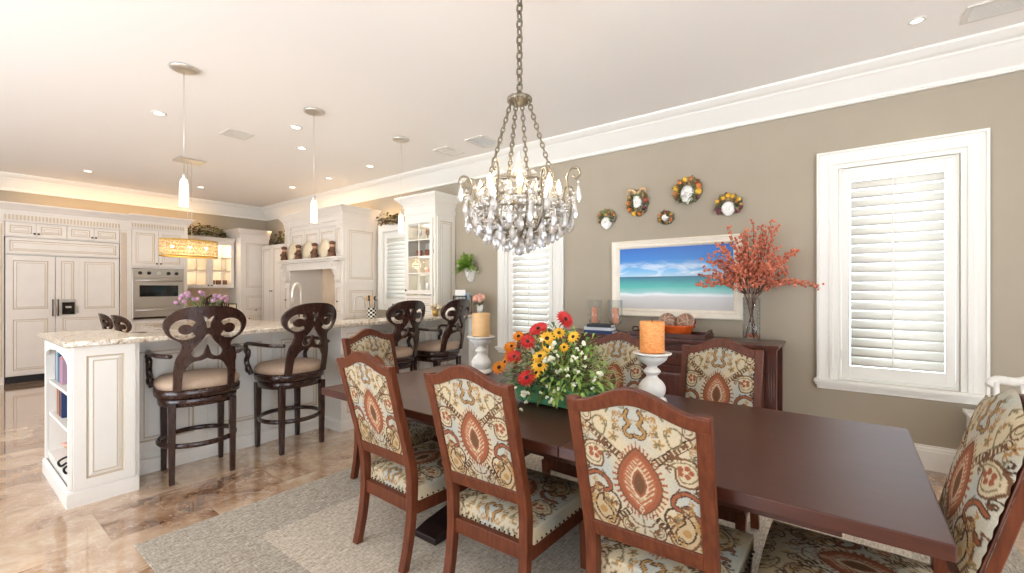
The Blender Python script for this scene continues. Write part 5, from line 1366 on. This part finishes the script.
for k in range(120):
    d = rdir(fr2, .0, .95); d.x = -abs(d.x) * .8 + .12; ln = fr2.uniform(.13, .22)
    for q in range(6):
        f = (q + 1) / 6; p = d * ln * f + Vector((0, 0, -.10 * f * f * (1 - d.z)))
        for s in (-1, 1): leaf(b, p, d + Vector((0, s * .9, .1)), .04, .009, 0, .2)
b.build('fronds', 'leaf_fern', t, recalc=False)

# ---------------------------------------------------------------- dried garlands on the kitchen cabinets
mat('grape_green', S(120, 112, 62), .4)
def garland(label, loc, rz, L_, h_, seed, n=150):
    t = thing('garland', label, 'garland', loc, rz); r_ = random.Random(seed); b = B()
    for k in range(n):
        u_ = r_.uniform(-1, 1); env = (1 - u_ * u_) ** .5
        p = (u_ * L_ / 2, r_.uniform(-.09, .09), .02 + r_.uniform(0, 1) * h_ * env)
        leaf(b, p, rdir(r_, -.1, .9) + Vector((u_ * .8, 0, 0)), r_.uniform(.06, .12), r_.uniform(.014, .026), r_.choice((0, 0, 1)), .3)
    b.tube(smooth_path([(-L_ / 2, 0, .015), (-L_ / 4, .02, h_ * .4), (0, -.02, h_ * .55), (L_ / 4, .02, h_ * .4), (L_ / 2, 0, .015)], 5), .012, 6, 1)
    b.build('leaves', ['leaf_olive', 'branch'], t, recalc=False)
    b = B()
    for k in range(26): u_ = r_.uniform(-.8, .8); b.sphere((u_ * L_ / 2, r_.uniform(-.12, .0), .03 + r_.uniform(.1, .9) * h_ * (1 - u_ * u_) ** .5), .020, 7, 5)
    b.build('grapes', 'grape_green', t)
garland('arched olive and grape garland on top of the glass-front cabinets', (3.42, 10.36, 2.437), 0, .74, .24, 1)
garland('leafy garland on the narrow corner cabinet beside the hood', (4.48, 9.3, 2.302), PI / 2, .9, .26, 2)
garland('small leafy garland over the kitchen window', (4.55, 5.95, 2.43), PI / 2, .44, .16, 3, 90)

# ---------------------------------------------------------------- kitchen counter things
t = thing('utensil_crock', 'black and white checked crock under the kitchen window', 'crock', (4.33, 6.10, .9145)); b = B().lathe([(0, 0), (.06, 0), (.07, .012), (.078, .06), (.072, .17), (.078, .185), (.082, .19), (.074, .19), (.066, .17), (0, .02)], 24); b.build('crock_body', 'check', t)
for k, (a, m_, lb, sh) in enumerate(((.2, 'black_plastic', 'black ladle in the checked crock', 0), (1.4, 'black_plastic', 'black spatula in the checked crock', 1), (2.6, 'sand_stone', 'wooden spoon in the checked crock', 0), (3.9, 'sand_stone', 'wooden spatula in the checked crock', 1), (5.2, 'steel', 'steel spoon in the checked crock', 0))):
    b = B(); tip = Vector((math.cos(a) * .075, math.sin(a) * .09, .30)); b.tube([(math.cos(a) * .02, math.sin(a) * .02, .03), tuple(tip)], .006, 6)
    if sh: b.box(tip.x - .006, tip.x + .006, tip.y - .028, tip.y + .028, tip.z - .01, tip.z + .075)
    else: b.sphere(tuple(tip + Vector((0, 0, .03))), (.022, .03, .038), 10, 6)
    o = b.build('utensil', m_); o.location = (4.33, 6.10, .92); tag(o, lb, 'utensil', 'utensils in the checked crock')
t = thing('knife_block', 'slanted black knife block with dark handles under the kitchen window', 'knife block', (4.35, 5.50, .9145), FRONT_X)
b = B(); b.prism([(-.10, 0), (.09, 0), (.12, .10), (-.02, .22), (-.09, .12)], -.07, .07, 'x'); b.build('block', 'black_plastic', t, bevel=.006)
for r0 in range(2):
    for q in range(4):
        p = Vector((-.048 + q * .032, -.035 + r0 * .06 - .02, .185 - r0 * .045)); d = Vector((0, -.62, .78))
        p = Vector((-.048 + q * .032, .07 - r0 * .07 - .05, .17 - r0 * .055)); b = B(); b.tube([tuple(p), tuple(p + d * .11)], .011, 6); b.build('knife', 'black_plastic', t)
def faucet(label, loc, h_, r_, reach, rz):
    t = thing('faucet', label, 'faucet', loc, rz)
    pts = [(0, 0, .03), (0, 0, h_ - reach / 2)] + [(0, -reach / 2 + reach / 2 * math.cos(PI * k / 8), h_ - reach / 2 + reach / 2 * math.sin(PI * k / 8)) for k in range(1, 9)] + [(0, -reach, h_ * .62)]
    b = B().tube(pts, r_, 10); b.lathe([(0, 0), (r_ * 2.2, 0), (r_ * 2.2, .012), (r_ * 1.6, .03), (r_ * 1.5, .07), (r_, .08)], 16); b.build('spout', 'nickel', t)
    b = B().tube([(r_, 0, .05), (r_ * 4, 0, .06), (r_ * 6, 0, .09)], r_ * .5, 8); b.build('lever', 'nickel', t)
faucet('tall arched nickel faucet at the sink behind the second stool', (2.50, 4.80, .9145), .54, .016, .22, R(-50))
faucet('small hooked nickel water tap near the checked crock', (3.20, 4.86, .9145), .40, .010, .15, R(90))
t = thing('tulip_vase', 'glass vase of pink and lilac tulips on the cooking island', 'flowers', (2.15, 6.6, .896))
B().lathe([(0, 0), (.06, 0), (.07, .05), (.06, .14), (.075, .20), (.071, .20), (.055, .14), (.06, .02), (0, .015)], 20).build('glass_body', 'clear_glass', t)
tr = random.Random(8); b = B(); tips = []
for k in range(24):
    d = rdir(tr, .25, .9); p = Vector((d.x * .28, d.y * .28, .24 + .22 * d.z)); tips.append((p, d)); b.tube(smooth_path([(0, 0, .03), (d.x * .05, d.y * .05, .2), tuple(p)], 3), .004, 5)
    leaf(b, (d.x * .03, d.y * .03, .18), d + Vector((tr.uniform(-.3, .3), tr.uniform(-.3, .3), 0)), .2, .02, 1, .3)
b.build('stems', ['stem_green', 'leaf_light'], t, recalc=False)
for p, d in tips:
    b = B(); a, c, n = frame_of(d); M = Matrix.Translation(p) @ Matrix((a, c, n)).transposed().to_4x4(); b.xf = M
    b.lathe([(.004, 0), (.02, .012), (.026, .03), (.02, .052), (.012, .062), (.006, .05)], 8); b.build('tulip', 'petal_pink', t)

# things at the wall end of the bar
BZ = 1.0655
t = thing('letter_rack', 'black mesh letter rack at the wall end of the bar', 'rack', (4.40, 4.18, BZ), FRONT_X)
b = B()
for y in (-.05, .05): b.tube([(-.12, y, .01), (-.12, y, .24), (.12, y, .24), (.12, y, .01)], .007, 6, close=True)
for k in range(9):
    x = -.105 + k * .026; b.tube([(x, -.05, .01), (x, -.05, .24)], .0035, 4)
for k in range(6): b.tube([(-.12, -.05, .03 + k * .04), (.12, -.05, .03 + k * .04)], .0035, 4)
for x in (-.12, .12): b.tube([(x, -.05, .01), (x, .05, .01)], .006, 5)
b.box(-.118, .118, -.05, .05, .004, .012); b.build('wire_frame', 'black_metal', t)
for k, (m_, dx, h_, lb) in enumerate((('paper', .02, .31, 'white sheet of mail standing tallest in the black letter rack'), ('paper_blue', -.02, .27, 'blue envelope standing in the black letter rack'))):
    o = B().box(-.10, .09, -.003, .003, 0, h_).build('letter', m_); o.location = (4.40 + (.02 if k else -.015), 4.18 + dx, BZ + .013); o.rotation_euler = (0, 0, FRONT_X); tag(o, lb, 'letter', 'mail in the letter rack')
t = thing('tissue_box', 'pale tissue box with blue and white tissue on the bar', 'box', (4.22, 4.20, BZ)); B().box(-.06, .06, -.11, .11, 0, .12).build('box_body', 'paper', t, bevel=.006)
b = B()
for k in range(8): leaf(b, (0, -.02 + .006 * k, .115), rdir(tr, .4, 1), .12, .035, 0, .2)
b.build('tissue', 'paper_blue', t, recalc=False)
t = thing('flower_posy', 'small pink posy in a white cup at the wall end of the bar', 'flowers', (4.52, 3.97, BZ)); B().lathe([(0, 0), (.03, 0), (.045, .07), (.048, .12), (.044, .12), (.03, .02), (0, .015)], 16).build('cup', 'ceramic_white', t)
b = B()
for k in range(16): d = rdir(tr, .0, 1); b.sphere((d.x * .075, d.y * .075, .18 + d.z * .07), .03, 8, 6, 0); leaf(b, (d.x * .04, d.y * .04, .13), d, .08, .016, 1, .3)
b.build('blooms', ['soft_pink', 'leaf_dark'], t, recalc=False)
t = thing('gold_pot', 'small gold pot of cream flowers on the bar just left of the last stool', 'plant', (3.90, 4.17, BZ)); B().lathe([(0, 0), (.03, 0), (.04, .03), (.038, .06), (.034, .06), (0, .015)], 16).build('pot', 'gold', t)
b = B()
for k in range(22): d = rdir(tr, .0, 1); b.sphere((d.x * .07, d.y * .07, .08 + d.z * .06), .014, 6, 4, 0); leaf(b, (d.x * .03, d.y * .03, .06), d, .07, .012, 1, .2)
b.build('blooms', ['cream_plate', 'gold'], t, recalc=False)

# white furniture by the dining window
t = thing('white_nightstand', 'white two-drawer chest against the wall beneath the dining window edge', 'chest', (4.28, -.69, 0), FRONT_X)
b = B(); b.box(0, .55, 0, .38, .08, .485).box(-.02, .57, -.02, .39, .485, .512); b.box(.02, .53, .02, .38, 0, .08); b.build('carcass', 'antique_white', t, bevel=.004)
for z0, z1 in ((.10, .28), (.29, .475)): d = B().door(.02, .53, z0, z1, -.016, .016, .03).build('drawer', ['antique_white', 'antique_white'], t); knob(d, .14, -.016, (z0 + z1) / 2)
t = thing('white_armchair', 'white carved wooden chair with a curved crest behind the window end dining chair', 'chair', (3.88, -.97, 0), R(100)); t.scale = (.88, .88, .87)
for sx in (-1, 1):
    B().tube(smooth_path([(sx * .21, -.25, 0), (sx * .21, -.22, .25), (sx * .215, -.21, .45), (sx * .22, -.25, .72), (sx * .215, -.29, .93)], 5), .018, 8).build('back_post', 'antique_white', t)
    B().tube(smooth_path([(sx * .21, .23, 0), (sx * .20, .20, .2), (sx * .215, .215, .40)], 5), [.012, .012, .012, .013, .014, .016, .018, .02, .021, .022, .022], 8).build('front_leg', 'antique_white', t)
b = B(); b.tube(smooth_path([(-.25, -.29, .90), (-.21, -.30, .945), (-.10, -.30, .94), (0, -.30, .975), (.10, -.30, .94), (.21, -.30, .945), (.25, -.29, .90)], 5), .028, 8, flat=(.7, 1.2)); b.build('crest_rail', 'antique_white', t)
b = B()
for x in (-.08, 0, .08): b.tube([(x, -.215, .46), (x * .8, -.26, .72), (x, -.295, .93)], .013, 8)
b.build('splats', 'antique_white', t)
b = B().prism([(-.225, -.22), (.225, -.22), (.245, .235), (-.245, .235)], .40, .455, 'z'); b.build('seat', 'antique_white', t, bevel=.012)
o = B().box(0, .004, -.035, .035, -.055, .055).build('power_outlet', 'outlet_white', None, bevel=.002); o.location = (XR - .005, 2.66, .32); tag(o, 'white wall outlet low beside the sideboard', 'outlet')
# ---------------------------------------------------------------- pendants over the bar
def pendant(x, y, label):
    t = thing('pendant_light', label, 'pendant light', (x, y, ZC), 0, 'slim glass pendants over the breakfast bar')
    B().lathe([(0, -.030), (.03, -.030), (.075, -.026), (.098, -.014), (.10, -.001), (0, -.001)], 32).build('canopy', 'nickel', t)
    B().tube([(0, 0, -.03), (0, 0, -.87)], .0025, 6).build('cord', 'nickel', t)
    B().lathe([(.008, -.86), (.014, -.87), (.018, -.92), (.0, -.92)], 16).build('socket', 'nickel', t)
    B().lathe([(.019, -.905), (.026, -.92), (.030, -.95), (.032, -1.02), (.032, -1.125), (.028, -1.125), (.027, -1.0), (.018, -.92)], 20).build('glass_shade', 'pendant_glow', t)
    lamp('pendant_bulb', 'POINT', (x, y, 2.03), 3, (1, .82, .58), .04)
pendant(1.275, 4.318, 'slim lit glass pendant over the bookcase end of the bar')
pendant(2.377, 4.314, 'slim lit glass pendant over the middle of the bar')
pendant(3.451, 4.287, 'slim lit glass pendant nearest the display cabinet')

# long crystal drum over the cooking island
CXp, CYp = 2.24, 7.36
t = thing('crystal_pendant', 'wide amber crystal drum pendant hung from a square ceiling plate over the cooking island', 'pendant light', (CXp, CYp, ZC))
B().box(-.16, .16, -.14, .14, -.022, -.001).build('canopy', 'nickel', t, bevel=.004)
for sx in (-1, 1): B().tube([(sx * .025, 0, -.02), (sx * .025, 0, -1.125)], .003, 6).build('cable', 'nickel', t)
b = B(); pr = random.Random(9)
def oval(a, r0=.34, r1=.18): return (r0 * math.cos(a), r1 * math.sin(a))
for k in range(64):
    for q in range(4):
        a = 2 * PI * (k + .5 * (q % 2)) / 64; x, y = oval(a); z = -1.15 - .05 * q - pr.uniform(0, .012); s_ = .020
        b.add([(x, y, z + s_ * 1.4), (x - s_ * math.sin(a), y + s_ * math.cos(a), z), (x + .012 * math.cos(a), y + .012 * math.sin(a), z), (x + s_ * math.sin(a), y - s_ * math.cos(a), z), (x, y, z - s_ * 1.4)], [(0, 1, 2), (0, 2, 3), (4, 2, 1), (4, 3, 2), (0, 3, 1), (4, 1, 3)], 0)
b.build('crystal_curtain', 'amber_crystal', t)
b = B()
for z in (-1.125, -1.345): b.tube([(*oval(2 * PI * k / 48), z) for k in range(48)], .010, 6, close=True)
b.tube([(-.34, 0, -1.125), (.34, 0, -1.125)], .006, 6).tube([(0, -.18, -1.125), (0, .18, -1.125)], .006, 6); b.build('oval_frame', 'gold', t)
b = B()
for x in (-.2, 0, .2): b.sphere((x, 0, -1.22), (.02, .02, .035), 8, 6)
b.build('bulbs', 'bulb_glow', t)
lamp('crystal_pendant_bulb', 'POINT', (CXp, CYp, 1.93), 4, (1, .74, .42), .10)

# ---------------------------------------------------------------- crystal chandelier over the table
HXc, HYc = 2.155, 1.577
t = thing('chandelier', 'silvered crystal chandelier with scrolling arms hung by four chains over the dining table', 'chandelier', (HXc, HYc, 0))
def chain(parent, p0, p1, link, r_, name, m_='silver_leaf'):
    p0, p1 = Vector(p0), Vector(p1); d = p1 - p0; n = max(2, round(d.length / (link * .78))); a, c, nn = frame_of(d); b = B()
    for k in range(n):
        ctr = p0 + d * ((k + .5) / n); w = a if k % 2 == 0 else c
        b.tube([tuple(ctr + nn * (link * .5 * math.cos(q * PI / 6)) + w * (link * .28 * math.sin(q * PI / 6))) for q in range(12)], r_, 5, close=True)
    return b.build(name, m_, parent)
B().lathe([(0, 3.155), (.03, 3.155), (.055, 3.175), (.065, 3.195), (.066, 3.199), (0, 3.199)], 24).build('ceiling_canopy', 'silver_leaf', t)
chain(t, (0, 0, 3.155), (0, 0, 2.585), .062, .0065, 'main_chain')
b = B(); b.lathe([(0, 2.500), (.03, 2.502), (.062, 2.520), (.076, 2.540), (.070, 2.548), (.04, 2.556), (.02, 2.575), (.012, 2.59), (0, 2.59)], 28)
for k in range(16):
    a = 2 * PI * k / 16; b.sphere((.066 * math.cos(a), .066 * math.sin(a), 2.533), (.012, .012, .014), 6, 4)
b.build('hub', 'silver_leaf', t)
for k in range(4):
    a = R(20 + 90 * k); chain(t, (.055 * math.cos(a), .055 * math.sin(a), 2.525), (.21 * math.cos(a), .21 * math.sin(a), 2.03), .040, .0045, 'chain')
b = B()
b.tube([(.215 * math.cos(2 * PI * k / 40), .215 * math.sin(2 * PI * k / 40), 2.02) for k in range(40)], .009, 6, close=True)
b.tube([(.27 * math.cos(2 * PI * k / 40), .27 * math.sin(2 * PI * k / 40), 1.86) for k in range(40)], .008, 6, close=True)
b.tube([(.16 * math.cos(2 * PI * k / 40), .16 * math.sin(2 * PI * k / 40), 1.745) for k in range(40)], .007, 6, close=True)
for k in range(8):
    a = 2 * PI * k / 8; C_, S_ = math.cos(a), math.sin(a)
    b.tube(smooth_path([(.215 * C_, .215 * S_, 2.02), (.26 * C_, .26 * S_, 1.95), (.27 * C_, .27 * S_, 1.86), (.22 * C_, .22 * S_, 1.79), (.16 * C_, .16 * S_, 1.745), (.03 * C_, .03 * S_, 1.70)], 4), .006, 6)
b.lathe([(0, 1.66), (.02, 1.665), (.035, 1.69), (.02, 1.72), (.012, 1.76), (.014, 1.85), (.03, 1.89), (.03, 1.93), (.012, 1.96), (.01, 2.02), (0, 2.03)], 16)
b.build('basket_frame', 'silver_leaf', t)
def drop(b, c, w, h, turn, m=0, n=6):
    x, y, z = c; ring = []
    prof = ((.10, 0), (.30, -.10), (.85, -.42), (1.0, -.66), (.70, -.86))
    v = [(x, y, z)]
    for r_, q in prof:
        for k in range(n):
            a = turn + 2 * PI * k / n; rr = w * r_; v.append((x + rr * math.cos(a) , y + rr * math.sin(a), z + q * h))
    v.append((x, y, z - h)); f = [(0, 1 + (k + 1) % n, 1 + k) for k in range(n)]
    for L in range(len(prof) - 1):
        for k in range(n): a_ = 1 + L * n; f.append((a_ + k, a_ + (k + 1) % n, a_ + n + (k + 1) % n, a_ + n + k))
    o_ = 1 + (len(prof) - 1) * n; f += [(o_ + k, o_ + (k + 1) % n, len(v) - 1) for k in range(n)]
    b.add(v, f, m, False)
NA = 8
cr_ = random.Random(5)
for k in range(NA):
    a = R(14) + 2 * PI * k / NA; C_, S_ = math.cos(a), math.sin(a)
    def P(r_, z): return (r_ * C_, r_ * S_, z)
    hi = .05 if k % 2 == 0 else 0.0
    b = B(); b.tube(smooth_path([P(.10, 1.80), P(.17, 1.735), P(.25, 1.735), P(.31, 1.80), P(.315, 1.90), P(.295, 1.98 + hi), P(.315, 2.035 + hi), P(.355, 2.04 + hi), P(.372, 2.005 + hi), P(.350, 1.982 + hi), P(.332, 1.998 + hi)], 5), .0065, 6)
    ao = b.build('arm', 'silver_leaf', t)
    a2 = a + PI / NA; C2, S2 = math.cos(a2), math.sin(a2); q = (.235 * C2, .235 * S2)
    b = B(); b.lathe([(0, 1.875), (.014, 1.877), (.016, 1.885), (.048, 1.898), (.052, 1.906), (.044, 1.904), (.014, 1.895), (0, 1.895)], 18, (q[0], q[1], 0)); b.build('drip_pan', 'crystal', t)
    b = B(); b.lathe([(.012, 1.895), (.012, 1.965), (0, 1.966)], 12, (q[0], q[1], 0)); cs = b.build('candle_sleeve', 'cream_plate', t)
    b = B(); b.lathe([(.009, 1.965), (.017, 1.985), (.018, 2.0), (.010, 2.03), (.0, 2.055)], 12, (q[0], q[1], 0)); b.build('bulb', 'bulb_glow', cs)
    lamp('chandelier_bulb', 'POINT', (HXc + q[0] * 1.0, HYc + q[1] * 1.0, 2.075), .8, (1, .84, .60), .02)
# hanging crystals, largest first: outer pendalogues, two swags, the bottom cascade
cnt = 0
def hang(r_, z, n, w, h, off=0.0, jit=.01, name='crystal_drop'):
    global cnt
    for k in range(n):
        a = off + 2 * PI * k / n + cr_.uniform(-.05, .05); x, y = r_ * math.cos(a), r_ * math.sin(a); z_ = z + cr_.uniform(-jit, jit)
        b = B(); drop(b, (x, y, z_), w, h, cr_.uniform(0, 3)); b.sphere((x, y, z_ + .014), .008, 6, 4); b.build(name, 'crystal', t); cnt += 1
hang(.365, 1.985, 8, .017, .105, R(14)); hang(.340, 1.90, 8, .020, .10, R(14))
hang(.310, 1.84, 16, .019, .10, R(4)); hang(.255, 1.80, 16, .020, .10, R(15))
hang(.200, 1.765, 14, .020, .10); hang(.145, 1.735, 11, .020, .095, .2); hang(.09, 1.705, 8, .018, .085); hang(.18, 2.035, 8, .021, .10, .3); hang(.275, 1.90, 8, .020, .09, .1)
b = B()   # the smaller beads strung between the frames
for (ra, za, rb2, zb) in ((.19, 2.06, .235, 1.93), (.33, 1.96, .29, 1.87), (.29, 1.82, .20, 1.76), (.215, 2.01, .27, 1.87), (.27, 1.86, .16, 1.75), (.31, 1.93, .25, 1.83), (.16, 1.74, .05, 1.69)):
    for k in range(20):
        a = 2 * PI * k / 20 + .1
        for q in range(5):
            f = q / 4; rr = ra + (rb2 - ra) * f; zq = za + (zb - za) * f - .035 * math.sin(PI * f); a_ = a + .3 * f
            drop(b, (rr * math.cos(a_), rr * math.sin(a_), zq + .012), .011, .024, q)
o = b.build('strung_beads', 'crystal', t); o['kind'] = 'stuff'
b = B(); b.lathe([(0, 2.03), (.02, 2.04), (.045, 2.07), (.05, 2.10), (.035, 2.13), (.018, 2.15), (.022, 2.165), (.012, 2.20), (.0, 2.235)], 8, smooth=False); b.build('crystal_spire', 'crystal', t)
b = B(); b.sphere((0, 0, 1.632), .034, 10, 7, smooth=False); b.build('crystal_ball', 'crystal', t)

# warm strips on top of the kitchen cabinets wash the wall and crown
lamp('cabinet_top_strip', 'AREA', (2.2, 10.22, 2.76), 5.0, (1, .62, .28), 2.6, (PI / 2, 0, 0), .08)
lamp('cabinet_top_strip', 'AREA', (4.46, 7.4, 2.80), 2.6, (1, .66, .34), 1.7, (PI / 2, 0, -PI / 2), .06)
lamp('cabinet_top_strip', 'AREA', (4.40, 9.4, 2.62), 2.2, (1, .62, .30), .9, (PI / 2, 0, -PI / 2), .08)
lamp('cabinet_top_strip', 'AREA', (4.50, 5.9, 2.62), 1.6, (1, .66, .34), .8, (PI / 2, 0, -PI / 2), .06)  # added wash hung over the kitchen window, no cabinet beneath it
